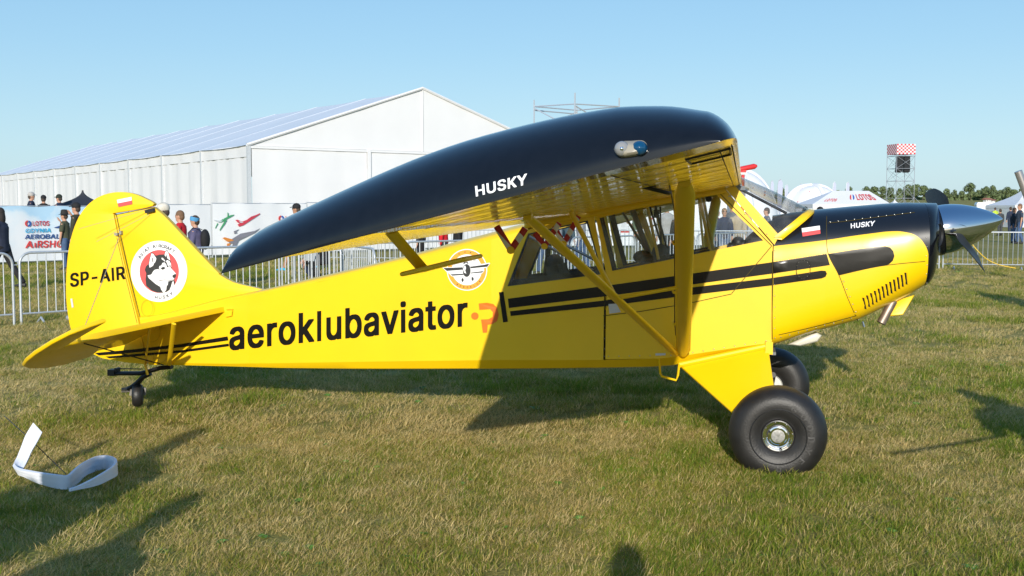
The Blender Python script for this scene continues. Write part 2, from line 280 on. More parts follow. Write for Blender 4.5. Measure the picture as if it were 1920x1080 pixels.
# decals --------------------------------------------------------------
# outlines of the letters used on signs and markings: advance, loops
GLYPH = {
 'A': [480,[[-4,-12,107,-12,155,125,158,128,321,128,373,-12,484,-12,484,16,386,281,298,520,180,520,-4,19],[187,212,238,367,252,330,292,212]]],
 'B': [456,[[39,-12,307,-12,362,3,388,17,406,32,429,68,437,93,440,115,438,173,429,207,415,231,400,248,371,267,401,295,411,311,417,330,420,350,420,397,409,441,393,470,373,490,344,507,308,518,285,522,39,521],[149,70,148,216,245,217,279,207,305,190,326,162,332,139,327,118,311,95,289,81,252,72],[149,299,148,437,245,437,267,431,290,416,304,399,313,370,306,347,286,322,259,306,237,300]]],
 'C': [510,[[224,-19,308,-20,352,-12,387,1,430,29,450,49,474,84,486,111,495,148,493,173,390,173,386,171,369,129,346,102,324,86,302,76,262,68,224,79,190,100,165,127,144,163,135,190,127,230,125,258,128,290,143,342,158,371,179,398,216,426,240,435,268,441,295,435,319,426,343,410,364,387,379,361,389,335,494,336,495,360,484,402,472,427,451,458,428,481,406,497,354,520,312,528,223,528,200,525,158,512,134,501,102,478,63,432,35,375,20,307,18,223,25,170,43,113,75,59,115,20,163,-6,202,-17]]],
 'D': [502,[[39,-12,260,-13,292,-10,332,0,367,14,401,37,430,65,456,106,477,170,483,222,483,290,477,340,462,389,447,419,419,457,400,475,371,494,337,509,298,518,272,522,39,521],[149,70,147,436,217,438,250,433,294,417,328,391,346,369,359,344,372,303,377,272,377,238,372,207,362,174,349,146,320,110,294,93,272,83,225,72]]],
 'E': [419,[[39,-12,396,-11,395,70,150,70,147,73,148,214,375,215,376,297,157,298,149,299,147,302,148,437,391,439,393,520,39,520]]],
 'F': [410,[[39,-12,146,-11,148,207,368,210,366,291,147,294,148,437,252,438,388,439,388,521,39,520]]],
 'G': [520,[[226,-19,310,-20,360,-10,411,13,450,45,481,93,495,137,500,173,500,265,497,268,264,268,263,186,387,185,390,180,377,141,363,119,348,102,326,86,305,76,277,68,262,68,218,83,189,102,165,127,151,149,135,190,125,250,128,290,143,342,154,366,174,393,211,423,230,432,265,441,302,432,333,415,355,395,372,369,386,337,390,335,493,335,495,367,484,404,472,427,456,451,433,476,399,501,379,511,323,527,222,528,165,515,114,488,85,463,67,440,51,414,36,380,20,307,20,202,36,128,48,101,72,62,104,29,134,8,163,-6,195,-15]]],
 'H': [517,[[39,-12,146,-11,147,215,150,218,369,217,370,-11,477,-12,478,510,478,520,475,522,370,520,368,302,150,302,147,305,146,520,39,521]]],
 'I': [215,[[58,-12,160,-12,160,520,58,520]]],
 'J': [396,[[144,-19,223,-20,257,-14,279,-6,310,14,326,30,337,46,350,76,358,123,358,520,251,521,250,377,250,145,242,113,226,87,209,74,186,66,164,72,149,82,133,101,125,120,120,140,118,186,12,185,13,100,23,66,34,43,53,20,81,-1,113,-14]]],
 'K': [467,[[39,-12,146,-12,147,152,194,204,350,-12,469,-12,469,14,277,285,282,295,385,405,466,492,468,520,342,521,147,311,146,520,39,521]]],
 'L': [393,[[39,-12,383,-11,381,70,148,71,147,285,146,520,39,520]]],
 'M': [628,[[39,-12,143,-11,144,289,261,-6,267,-13,364,-12,483,289,484,-11,588,-13,590,280,590,520,455,521,315,158,174,520,40,521]]],
 'N': [523,[[39,-12,146,-11,147,330,365,-12,484,-12,485,520,377,520,376,180,159,520,39,521]]],
 'O': [533,[[224,-19,307,-20,332,-17,379,-2,423,24,453,52,479,89,499,133,512,188,515,223,512,318,499,375,479,419,453,456,431,478,402,499,359,519,310,528,223,528,200,525,154,511,115,488,84,460,53,416,31,364,22,318,18,285,22,188,31,145,53,93,84,49,129,11,176,-10],[260,69,233,76,206,89,190,100,165,127,144,163,135,190,127,230,125,258,132,307,141,339,169,386,180,400,208,421,236,434,258,440,272,440,317,426,348,405,366,385,384,357,397,325,407,280,408,245,403,208,394,174,379,143,356,112,335,94,306,78,273,68]]],
 'P': [445,[[39,-12,146,-11,148,171,258,172,319,180,346,189,370,204,401,235,417,264,428,303,430,380,417,431,401,460,385,477,371,490,341,507,293,520,39,521],[149,255,148,437,240,437,264,431,294,412,311,389,322,355,319,326,300,289,276,269,243,258,212,255]]],
 'Q': [533,[[379,-61,490,-60,489,-34,438,36,460,60,479,89,499,133,510,178,515,223,515,285,508,338,499,375,479,419,453,456,423,485,391,506,359,519,310,528,223,528,205,525,154,511,109,483,75,450,43,396,25,338,18,285,20,202,31,145,53,93,75,59,97,35,129,11,176,-10,227,-20,307,-20,343,-14],[260,69,224,79,197,95,170,120,151,149,135,190,127,230,125,258,132,307,143,342,169,386,192,410,228,431,258,440,275,440,311,429,340,410,368,383,384,357,397,325,408,263,403,208,391,166,369,129,334,171,226,171,226,143,279,72,273,68]]],
 'R': [449,[[39,-12,146,-11,147,182,150,185,225,184,332,-13,447,-12,447,17,349,199,383,222,406,249,422,281,428,305,432,335,430,388,424,419,409,452,398,468,375,490,340,509,282,522,39,521],[149,269,148,437,242,437,271,429,296,413,316,384,323,352,316,321,305,302,293,290,271,278,242,270]]],
 'S': [447,[[174,-21,272,-22,303,-17,339,-6,373,14,395,32,417,66,428,102,428,177,417,209,396,238,361,264,341,274,188,323,157,342,141,364,138,378,143,392,162,418,191,436,220,443,255,437,286,420,306,397,317,365,421,366,422,405,412,439,393,470,373,490,349,506,319,519,285,527,255,528,170,527,135,519,104,506,72,483,57,466,43,444,32,408,30,350,35,325,48,296,70,270,104,248,131,236,272,192,301,175,311,165,320,149,322,138,319,124,300,95,271,76,223,63,186,73,155,90,136,114,125,150,18,149,17,117,23,86,36,56,52,34,77,12,101,-2,126,-12]]],
 'T': [449,[[173,-12,275,-13,278,-10,279,436,435,438,438,442,436,521,277,522,13,522,10,518,12,439,171,436]]],
 'U': [517,[[219,-21,313,-20,350,-12,384,1,418,24,440,45,459,74,472,108,478,140,478,518,475,522,373,521,370,172,361,138,343,109,328,94,291,74,253,67,206,83,177,105,164,123,153,146,147,173,146,520,39,521,38,147,48,99,70,55,80,42,110,15,156,-9,193,-18]]],
 'V': [480,[[183,-12,297,-13,301,-11,484,493,485,518,482,522,373,520,255,181,242,141,240,141,107,520,-5,520,-4,491]]],
 'W': [686,[[134,-12,248,-13,253,-11,343,319,433,-10,437,-13,551,-13,690,491,692,518,688,522,585,522,581,519,502,214,491,178,400,521,288,522,284,519,194,178,105,520,-3,521,-5,495,0,476]]],
 'X': [474,[[-2,-12,115,-11,237,166,359,-11,476,-12,476,16,307,262,465,490,467,500,467,518,463,522,352,521,238,356,127,520,9,521,9,493,169,260,-3,14]]],
 'Y': [472,[[183,-12,290,-11,291,197,477,497,477,518,473,522,360,521,256,354,241,326,235,322,113,521,-2,522,-5,518,-4,494,181,197]]],
 'Z': [438,[[21,-12,421,-12,420,70,159,71,418,447,418,520,19,521,20,439,279,437,21,61]]],
 'a': [389,[[119,-21,198,-22,224,-17,253,-4,258,-13,357,-12,358,280,355,302,344,334,318,366,284,386,238,397,165,398,116,390,89,381,70,370,59,361,34,334,20,305,22,277,80,260,118,260,149,296,178,312,200,315,214,311,233,298,246,282,252,265,250,254,235,245,123,228,71,214,40,196,29,185,16,164,8,128,8,87,13,60,21,39,34,20,61,-2,91,-15],[170,60,149,66,134,75,118,96,116,110,124,125,144,141,178,152,205,155,252,161,253,140,249,121,238,100,221,82,194,66]]],
 'e': [404,[[174,-21,262,-20,296,-12,322,-1,348,17,376,51,387,78,386,103,330,118,287,118,258,80,232,66,208,62,176,73,150,92,131,121,121,156,391,157,392,235,382,287,358,335,345,351,325,368,301,382,279,390,233,398,178,398,150,395,121,387,101,377,60,345,41,317,29,294,15,240,12,198,13,147,24,94,39,61,59,34,75,17,114,-7,152,-18],[125,235,128,251,144,278,160,295,184,309,205,315,217,312,236,304,254,289,274,261,282,238,280,235]]],
 'r': [259,[[33,-12,135,-11,135,230,140,254,154,280,165,291,186,304,205,310,264,309,265,393,256,398,183,398,153,392,136,384,130,393,32,391]]],
 'o': [415,[[171,-21,257,-20,294,-10,317,1,356,34,376,61,391,94,398,123,403,170,402,230,394,272,379,309,355,345,319,374,282,390,243,397,180,398,152,395,119,386,92,371,64,348,39,314,24,281,15,242,12,198,13,147,21,105,36,68,60,32,101,-1,136,-15],[205,62,172,75,149,97,139,111,126,141,118,193,123,223,133,252,152,283,181,306,209,314,232,307,250,296,276,266,293,218,297,177,286,131,268,99,239,73]]],
 'k': [381,[[33,-12,134,-12,135,123,150,141,272,-13,392,-12,393,12,388,21,236,214,368,352,381,366,380,393,264,393,136,265,135,520,33,521]]],
 'l': [205,[[52,-12,146,-12,146,520,52,520]]],
 'u': [410,[[144,-18,217,-18,247,-12,274,1,280,-13,378,-11,378,391,276,392,275,162,267,121,251,95,229,76,199,66,183,71,167,80,154,94,141,118,135,148,134,392,33,392,32,102,38,70,48,44,72,12,103,-7]]],
 'b': [424,[[192,-21,263,-22,297,-15,332,1,366,30,394,76,405,110,412,153,410,240,400,284,384,321,366,346,350,363,321,382,273,397,200,398,159,391,136,378,135,398,134,521,32,520,32,-10,35,-13,130,-13,133,-11,135,1,156,-12],[220,62,201,68,180,80,156,109,144,134,138,157,135,200,144,244,167,285,191,304,221,314,246,306,265,293,278,278,291,257,299,235,307,190,299,143,280,102,249,73]]],
 'v': [389,[[141,-12,248,-12,390,358,393,368,391,393,283,392,209,187,196,151,193,151,106,392,-5,391,-4,364]]],
 'i': [167,[[33,-12,135,-11,134,392,32,391],[52,431,113,430,133,439,142,449,148,467,146,511,135,526,116,536,55,537,35,528,24,516,20,503,21,458,37,437]]],
 't': [227,[[124,-16,212,-17,232,-12,235,-8,235,15,223,65,171,66,157,75,148,97,149,311,222,313,225,317,225,391,149,394,148,458,146,485,45,485,43,395,-12,393,-15,390,-14,314,40,313,43,310,43,67,50,40,62,17,75,4,93,-7]]],
 '-': [453,[[93,176,356,175,357,257,94,258]]],
}
_TXT = {}
def glyph_tris(LP):
    vs = [Vector(p) for l in LP for p in l]; ed = []; k = 0
    for l in LP: ed += [(k + i, k + (i + 1) % len(l)) for i in range(len(l))]; k += len(l)
    ov, _, of, _, _, _ = delaunay_2d_cdt(vs, ed, [], 0, 1e-4); out = []
    for f in of:
        cx = sum(ov[i].x for i in f) / len(f); cy = sum(ov[i].y for i in f) / len(f); c = 0
        for a, b in ed:
            a, b = vs[a], vs[b]
            if (a.y > cy) != (b.y > cy) and cx < (b.x - a.x) * (cy - a.y) / (b.y - a.y) + a.x: c += 1
        if c % 2: out.append(tuple(f))
    return [(v.x, v.y) for v in ov], out
def text_mesh(s, bold=0.0, shear=0.0, space=1.0):
    key = (s, space, shear)
    if key in _TXT: return _TXT[key]
    v = []; f = []; x = 0
    for ch in s:
        if ch == ' ': x += 260 * space; continue
        adv, loops = GLYPH[ch]; n = len(v)
        LP = [[(x + l[i] + shear * l[i + 1], l[i + 1]) for i in range(0, len(l), 2)] for l in loops]; flat, tr = glyph_tris(LP)
        v += flat; f += [(a + n, b + n, c + n) for a, b, c in tr]
        x += (adv + 26) * space
    a = np.array(v, float) / 1000; lo = a.min(0); hi = a.max(0); a = (a - lo) / (hi - lo)
    _TXT[key] = (a, f, (hi - lo)); return _TXT[key]
def text_quad(s, TL, TR, BR, BL, fn, name, m, parent, bold=.02, shear=0, space=1.0):
    a, f, _ = text_mesh(s, bold, shear, space)
    TL, TR, BR, BL = map(np.array, (TL, TR, BR, BL)); vs = []
    for u, v in a:
        p = (BL * (1 - u) + BR * u) * (1 - v) + (TL * (1 - u) + TR * u) * v; vs.append(fn(p[0], p[1]))
    return mesh_obj(name, vs, f, m, parent)
def poly_decal(pts, fn, name, m, parent, grid=0):
    if grid:
        bm = bmesh.new(); flat, tr = tri2d([pts]); vs = [bm.verts.new((p[0], p[1], 0)) for p in flat]
        for t in tr:
            try: bm.faces.new([vs[i] for i in t])
            except ValueError: pass
        xs = [p[0] for p in pts]; ys = [p[1] for p in pts]
        for q in np.arange(min(xs) + grid, max(xs), grid): bmesh.ops.bisect_plane(bm, geom=bm.verts[:] + bm.edges[:] + bm.faces[:], plane_co=(q, 0, 0), plane_no=(1, 0, 0))
        for q in np.arange(min(ys) + grid, max(ys), grid): bmesh.ops.bisect_plane(bm, geom=bm.verts[:] + bm.edges[:] + bm.faces[:], plane_co=(0, q, 0), plane_no=(0, 1, 0))
        for v in bm.verts: v.co = fn(v.co.x, v.co.y)
        return bm_obj(name, bm, m, parent, smooth=True)
    flat, tr = tri2d([pts]); return mesh_obj(name, [fn(*p) for p in flat], tr, m, parent)
def circ(cx, cy, rx, ry=None, n=40, rot=0):
    ry = ry or rx; return [(cx + rx * cos(2 * pi * k / n), cy + ry * sin(2 * pi * k / n)) for k in range(n)]
def arc_text(s, cx, cy, rx, ry, a0, a1, size, fn, name, m, parent, inner=False, bold=.02):
    """letters set round an ellipse; angles in degrees, 90 = top (y down in readings)"""
    V = []; F = []
    n = len(s)
    for i, ch in enumerate(s):
        if ch == ' ': continue
        a = radians(a0 + (a1 - a0) * i / max(n - 1, 1)); bx = cx + rx * cos(a); by = cy - ry * sin(a)
        t, f, d = text_mesh(ch, bold)
        ux, uy = (sin(a), cos(a)) if not inner else (-sin(a), -cos(a))
        vx, vy = (uy, -ux)
        w = size * d[0] / .7; h = size * d[1] / .7
        k = len(V)
        for u, v in t:
            V.append(fn(bx + ux * (u - .5) * w + vx * (v - .5) * h, by + uy * (u - .5) * w + vy * (v - .5) * h))
        F += [tuple(j + k for j in q) for q in f]
    return mesh_obj(name, V, F, m, parent)
def strip_px(pts, wpx, fn, name, m, parent, stuff=False):  # a thin drawn line
    V = []; F = []; P = [np.array(p, float) for p in pts]
    for i, p in enumerate(P):
        t = P[min(i + 1, len(P) - 1)] - P[max(i - 1, 0)]; t /= np.linalg.norm(t); n = np.array([-t[1], t[0]]) * wpx / 2
        V += [fn(*(p + n)), fn(*(p - n))]
    for i in range(len(P) - 1): F.append((2 * i, 2 * i + 1, 2 * i + 3, 2 * i + 2))
    return mesh_obj(name, V, F, m, parent)

# ------------------------------------------------------------------ ground, hill
def ground_material():
    m = bpy.data.materials.new('meadow_soil'); m.use_nodes = True; nt = m.node_tree; b = nt.nodes['Principled BSDF']
    b.inputs['Roughness'].default_value = .95; b.inputs['Specular IOR Level'].default_value = .1
    tc = nt.nodes.new('ShaderNodeTexCoord')
    def noise(sc, det=6, vec=None):
        n = nt.nodes.new('ShaderNodeTexNoise'); n.inputs['Scale'].default_value = sc; n.inputs['Detail'].default_value = det
        nt.links.new(tc.outputs['Object'], n.inputs['Vector']); return n
    n1 = noise(.35, 4); n2 = noise(3.0, 6); n3 = noise(40, 3)
    cr = nt.nodes.new('ShaderNodeValToRGB'); e = cr.color_ramp.elements
    e[0].position = .30; e[0].color = (.19, .170, .040, 1); e[1].position = .70; e[1].color = (.40, .30, .12, 1)
    k = cr.color_ramp.elements.new(.5); k.color = (.25, .225, .065, 1)
    ad = nt.nodes.new('ShaderNodeMath'); ad.operation = 'MULTIPLY_ADD'; ad.inputs[1].default_value = .45
    nt.links.new(n1.outputs['Fac'], ad.inputs[0])
    a2 = nt.nodes.new('ShaderNodeMath'); a2.operation = 'MULTIPLY_ADD'; a2.inputs[1].default_value = .38
    nt.links.new(n2.outputs['Fac'], a2.inputs[0]); a3 = nt.nodes.new('ShaderNodeMath'); a3.operation = 'MULTIPLY'; a3.inputs[1].default_value = .2
    nt.links.new(n3.outputs['Fac'], a3.inputs[0]); nt.links.new(a3.outputs[0], a2.inputs[2]); nt.links.new(a2.outputs[0], ad.inputs[2])
    nt.links.new(ad.outputs[0], cr.inputs[0]); nt.links.new(cr.outputs[0], b.inputs['Base Color'])
    bp = nt.nodes.new('ShaderNodeBump'); bp.inputs['Strength'].default_value = .6; bp.inputs['Distance'].default_value = .03
    nt.links.new(n3.outputs['Fac'], bp.inputs['Height']); nt.links.new(bp.outputs[0], b.inputs['Normal'])
    return m
M_soil = ground_material()
gv = []; gf = []
xs = [-1500, -700, -350, -180, -90] + list(np.arange(-60, 61, 3)) + [90, 180, 350, 700, 1500]
ys = [-1500, -600, -200, -60, -20] + list(np.arange(-9, 63, 3)) + [70, 80, 100, 130, 170, 220, 280, 350, 430, 520, 700, 1000, 1500, 2500]
for y in ys:
    for x in xs:
        z = 0.0
        if y > 120: z = 5.0 * min(1, (y - 120) / 260) * min(1, max(0, (x / max(y, 1) + .12) / .3)) + (.4 * sin(x * .021) if y > 200 else 0)
        gv.append((x, y, z))
nx = len(xs)
for j in range(len(ys) - 1):
    for i in range(nx - 1): a = j * nx + i; gf.append((a, a + 1, a + nx + 1, a + nx))
g = mesh_obj('ground', gv, gf, M_soil, smooth=True); g['kind'] = 'structure'
def ground_z(x, y):
    if y <= 120: return 0.0
    return 5.0 * min(1, (y - 120) / 260) * min(1, max(0, (x / y + .12) / .3)) + (.4 * sin(x * .021) if y > 200 else 0)

# ------------------------------------------------------------------ the aeroplane
AC = tag(empty('light_aircraft', (CEN[0], CEN[1], 0), -PSI),
         'yellow high-wing single-engine taildragger aeroplane with black wingtip and polished spinner parked on the grass', 'aeroplane')
def mpart(name, mb, m, parent=None, smooth=35): return mb.build(name, m, parent or AC, smooth)
CUTS = (-4.9, -4.0, -2.0, -1.7, 0.0)
# --- fuselage sides (rear side with its window, door, far side mirrored)
TOPE = [(262, 600), (330, 585), (420, 562), (500, 548), (600, 528), (700, 503), (800, 480), (860, 466), (930, 447), (985, 432), (1060, 413), (1113, 401)]
LOWE = [(1132, 675), (930, 675), (700, 678), (520, 681), (430, 682), (340, 681), (278, 679)]
def sx(p): v = S(*p); return (v.x, v.z)
rear_loop = [sx(p) for p in TOPE + [(1134, 517)] + LOWE]
rear_win = [sx(p) for p in [(990, 438), (1102, 413), (1130, 514), (951, 537)]]
door_loop = [sx(p) for p in [(1135, 674), (1137, 517), (1116, 400), (1200, 378), (1300, 362), (1357, 352), (1449, 459), (1447, 642), (1360, 655), (1280, 667), (1240, 672)]]
door_win = [sx(p) for p in [(1124, 409), (1200, 390), (1300, 367), (1338, 360), (1431, 451), (1330, 471), (1240, 490), (1148, 508)]]
def side(sgn):
    a = panel('fuselage_side', [rear_loop, rear_win], hw, .012, M_yel, AC, sgn, CUTS)
    d = panel('door', [door_loop, door_win], hw, .012, M_yel, AC, sgn, CUTS)
    f = lambda x: hw(x) - .004
    panel('rear_window', [rear_win], f, .003, M_glass, AC, sgn)
    panel('door_window', [door_win], f, .003, M_glass, d, sgn)
    # dark inner frames round the glass
    for lp, nm in ((rear_win, 'window_frame'),):
        c = np.mean(lp, 0); inn = [tuple(np.array(p) + (c - np.array(p)) * .055) for p in lp]
        inn[2] = (inn[2][0], inn[2][1] + .03); inn[3] = (inn[3][0] + .02, inn[3][1] + .035)
        panel(nm, [lp, inn], lambda x: hw(x) - .010, .006, M_dark, AC, sgn)
    q = [sx(p) for p in [(1118, 404), (1130, 402), (1156, 503), (1330, 467), (1331, 471), (1240, 490), (1148, 508)]]
    panel('door_frame', [q], lambda x: hw(x) - .010, .01, M_dark, d, sgn)
    panel('windshield_pillar', [[sx(p) for p in [(1360, 353), (1379, 349), (1461, 441), (1452, 459)]]], lambda x: hw(x) + .003, .02, M_yel, AC, sgn)
    return d
DOOR = side(-1); side(1)
# --- turtledeck, bottom, as lofts between the sides
def deck_bottom():
    tp = [sx(p) for p in TOPE]; tp = [(x, z) for x, z in tp]
    rid = [(pl(*p)) for p in [(300, 590), (420, 558), (500, 541), (520, 537), (600, 518), (700, 495), (800, 470), (860, 452), (930, 434), (1000, 414)]]
    rx = [p[0] for p in rid]; rz = [p[1] for p in rid]
    X = np.linspace(tp[0][0], S(990, 430).x, 26); V = []; F = []; n = 13
    for x in X:
        w = hw(x); zt = interp(x, tp); zr = max(float(np.interp(x, rx, rz)), zt + .004)
        for k in range(n):
            a = pi * k / (n - 1); V.append((x, -w * cos(a), zt + (zr - zt) * sin(a) ** .9))
    for i in range(len(X) - 1):
        for k in range(n - 1): F.append((i * n + k, (i + 1) * n + k, (i + 1) * n + k + 1, i * n + k + 1))
    auto_smooth(mesh_obj('turtledeck', V, F, M_yel, AC), 40)
    lo = [sx(p) for p in LOWE[::-1]] + [sx((1240, 672)), sx((1280, 667)), sx((1360, 655)), sx((1447, 642))]
    bo = [(278, 684), (350, 685), (430, 687), (520, 690), (700, 692), (900, 692), (1131, 690), (1240, 688), (1282, 683), (1360, 668), (1447, 652)]
    bo = [pl(px, py, -.85 * hw(S(px, py).x)) for px, py in bo]
    X = np.linspace(lo[0][0], lo[-1][0], 30); V = []; F = []
    for x in X:
        w = hw(x); zl = interp(x, lo); zb = min(interp(x, bo), zl - .004)
        for y, z in ((-w, zl), (-w * .87, zb + .006), (-w * .83, zb), (0, zb - .004), (w * .83, zb), (w * .87, zb + .006), (w, zl)): V.append((x, y, z))
    for i in range(len(X) - 1):
        for k in range(6): F.append((i * 7 + k, i * 7 + k + 1, (i + 1) * 7 + k + 1, (i + 1) * 7 + k))
    auto_smooth(mesh_obj('fuselage_bottom', V, F, M_yel, AC), 25)
deck_bottom()
# --- boot cowl and engine cowl
XB = S(1449, 560).x; XE = S(1730, 430).x
TOPZ = [pl(px, py, -.12) for px, py in [(1449, 404), (1520, 394), (1600, 386.5), (1660, 381.5), (1700, 379.5), (1728, 380)]]
BOTZ = [pl(px, py, -.28) for px, py in [(1449, 650), (1480, 640), (1530, 624), (1608, 605), (1673, 575), (1715, 554), (1743, 537)]]
CW = [(-.1, .368), (0.0, .37), (.3, .385), (.6, .40), (.85, .395), (1.1, .37)]
def cowl_section(x, n=44):
    zt = interp(x, TOPZ); zb = interp(x, BOTZ); zm = zb + (zt - zb) * .5; w = interp(x, CW); out = []
    f = min(1, max(0, (x - XB) / (XE - XB)))
    for k in range(n):
        a = 2 * pi * k / n; c, s_ = cos(a), sin(a)
        e = (2.9 - .4 * f) if s_ > 0 else (5.5 - 2.6 * f)
        y = w * abs(c) ** (2 / e) * (1 if c > 0 else -1); z = zm + (zt - zm) * abs(s_) ** (2 / e) * (1 if s_ > 0 else -1)
        out.append((x, y, z))
    return out
def cowl_material():
    m = mat('cowl_paint', YEL, .30, coat=.4, bump=.03, bscale=5); nt = m.node_tree; b = nt.nodes['Principled BSDF']
    edge = [(1440, 463), (1456, 461), (1500, 456), (1550, 450), (1602, 442), (1640, 437), (1667, 434), (1696, 435), (1719, 443), (1733, 458), (1740, 476), (1743, 502)]
    P = [sx(p) for p in edge]; P[-1] = (P[-2][0] + .006, .9); P[-2] = (P[-2][0], P[-2][1])
    x0, x1 = P[0][0] - .05, P[-1][0] + .02; z0, z1 = .4, 1.9
    tc = nt.nodes.new('ShaderNodeTexCoord'); sp = nt.nodes.new('ShaderNodeSeparateXYZ'); nt.links.new(tc.outputs['Object'], sp.inputs[0])
    mr = nt.nodes.new('ShaderNodeMapRange'); mr.inputs['From Min'].default_value = x0; mr.inputs['From Max'].default_value = x1; nt.links.new(sp.outputs['X'], mr.inputs['Value'])
    fc = nt.nodes.new('ShaderNodeFloatCurve'); cu = fc.mapping.curves[0]
    pts = [((x - x0) / (x1 - x0), (z - z0) / (z1 - z0)) for x, z in P]
    cu.points[0].location = (0, pts[0][1]); cu.points[1].location = (1, 0.0)
    for p in pts: cu.points.new(*p)
    for p in cu.points: p.handle_type = 'AUTO'
    fc.mapping.update(); nt.links.new(mr.outputs[0], fc.inputs['Value'])
    mz = nt.nodes.new('ShaderNodeMapRange'); mz.inputs['From Min'].default_value = z0; mz.inputs['From Max'].default_value = z1; nt.links.new(sp.outputs['Z'], mz.inputs['Value'])
    gt = nt.nodes.new('ShaderNodeMath'); gt.operation = 'GREATER_THAN'; nt.links.new(mz.outputs[0], gt.inputs[0]); nt.links.new(fc.outputs[0], gt.inputs[1])
    mx = nt.nodes.new('ShaderNodeMix'); mx.data_type = 'RGBA'; mx.inputs['A'].default_value = (*YEL, 1); mx.inputs['B'].default_value = (*BLK, 1)
    nt.links.new(gt.outputs[0], mx.inputs['Factor']); nt.links.new(mx.outputs['Result'], b.inputs['Base Color']); return m
M_cowl = cowl_material()
def loft(name, secs, m, smooth=40, close=False):
    n = len(secs[0]); V = [p for s_ in secs for p in s_]; F = []
    for i in range(len(secs) - 1):
        for k in range(n): F.append((i * n + k, i * n + (k + 1) % n, (i + 1) * n + (k + 1) % n, (i + 1) * n + k))
    if close: F.append(tuple(range(n))); F.append(tuple(range((len(secs) - 1) * n, len(secs) * n))[::-1])
    return auto_smooth(mesh_obj(name, V, F, m, AC), smooth)
XM = S(1549, 430).x
boot = loft('boot_cowl', [cowl_section(x) for x in np.linspace(XB, XM, 8)], M_cowl)
cowl = loft('engine_cowl', [cowl_section(x) for x in np.linspace(XM, XE + .045, 18)], M_cowl)
bm = bmesh.new(); bm.from_mesh(boot.data); bm.from_mesh(cowl.data); COWL_BVH = BVHTree.FromBMesh(bm); bm.free()
def C(px, py, out=.003):                         # reading -> cowl surface
    y = -.38
    for _ in range(12):
        x, z = pl(px, py, y); h = COWL_BVH.ray_cast(Vector((x, -3, z)), Vector((0, 1, 0)))
        if h[0] is None: break
        y = .5 * y + .5 * h[0].y
    x, z = pl(px, py, y - out); return Vector((x, y - out, z))
# nose bowl: black, closing round the spinner
SB = L(1763, 431, 0); AX = Vector((cos(radians(10.7)), 0, sin(radians(10.7))))
SR = .170
def bowl():
    base = cowl_section(XE + .046, 48); zt = max(p[2] for p in base); zb = min(p[2] for p in base); secs = [base]
    c0 = Vector((XE + .046, 0, (zt + zb) / 2)); front = SB - AX * .035
    for t in (.15, .3, .45, .6, .72, .82, .9, .96, 1.0):
        w = 1 - max(0, 1 - t ** 1.7) ** .75; s_ = []
        for i, p in enumerate(base):
            a = 2 * pi * i / 48; ring = front + Vector((0, cos(a), sin(a))) * (SR + .022)
            chin = .02 * max(0, -sin(a)) * sin(pi * min(1, t * 1.1))
            s_.append((c0.x + (front.x - c0.x) * t + chin * .6, p[1] * (1 - w) + ring.y * w, p[2] * (1 - w) + ring.z * w))
        secs.append(s_)
    last = secs[-1]; secs.append([((p[0] - .03), p[1] * .8, front.z + (p[2] - front.z) * .8) for p in last])
    o = loft('nose_bowl', secs, M_blk, 50); bm = bmesh.new(); bm.from_mesh(o.data)
    bm.verts.ensure_lookup_table(); n = 48; bm.faces.new([bm.verts[len(bm.verts) - n + k] for k in range(n)]); bm.to_mesh(o.data); bm.free(); return o
bowl()
for s_ in (-1, 1):                               # cooling inlets either side of the spinner
    mb = MB(); M = Matrix.Translation(SB + Vector((-.055, s_ * .245, -.03))) @ Matrix.Rotation(radians(90), 4, 'Y') @ Matrix.Rotation(s_ * radians(-28), 4, 'X')
    mb.lathe([(0, .0), (.065, .0), (.075, .012), (.082, .0), (.08, -.03)], 20, M); mpart('air_inlet', mb, M_dark)
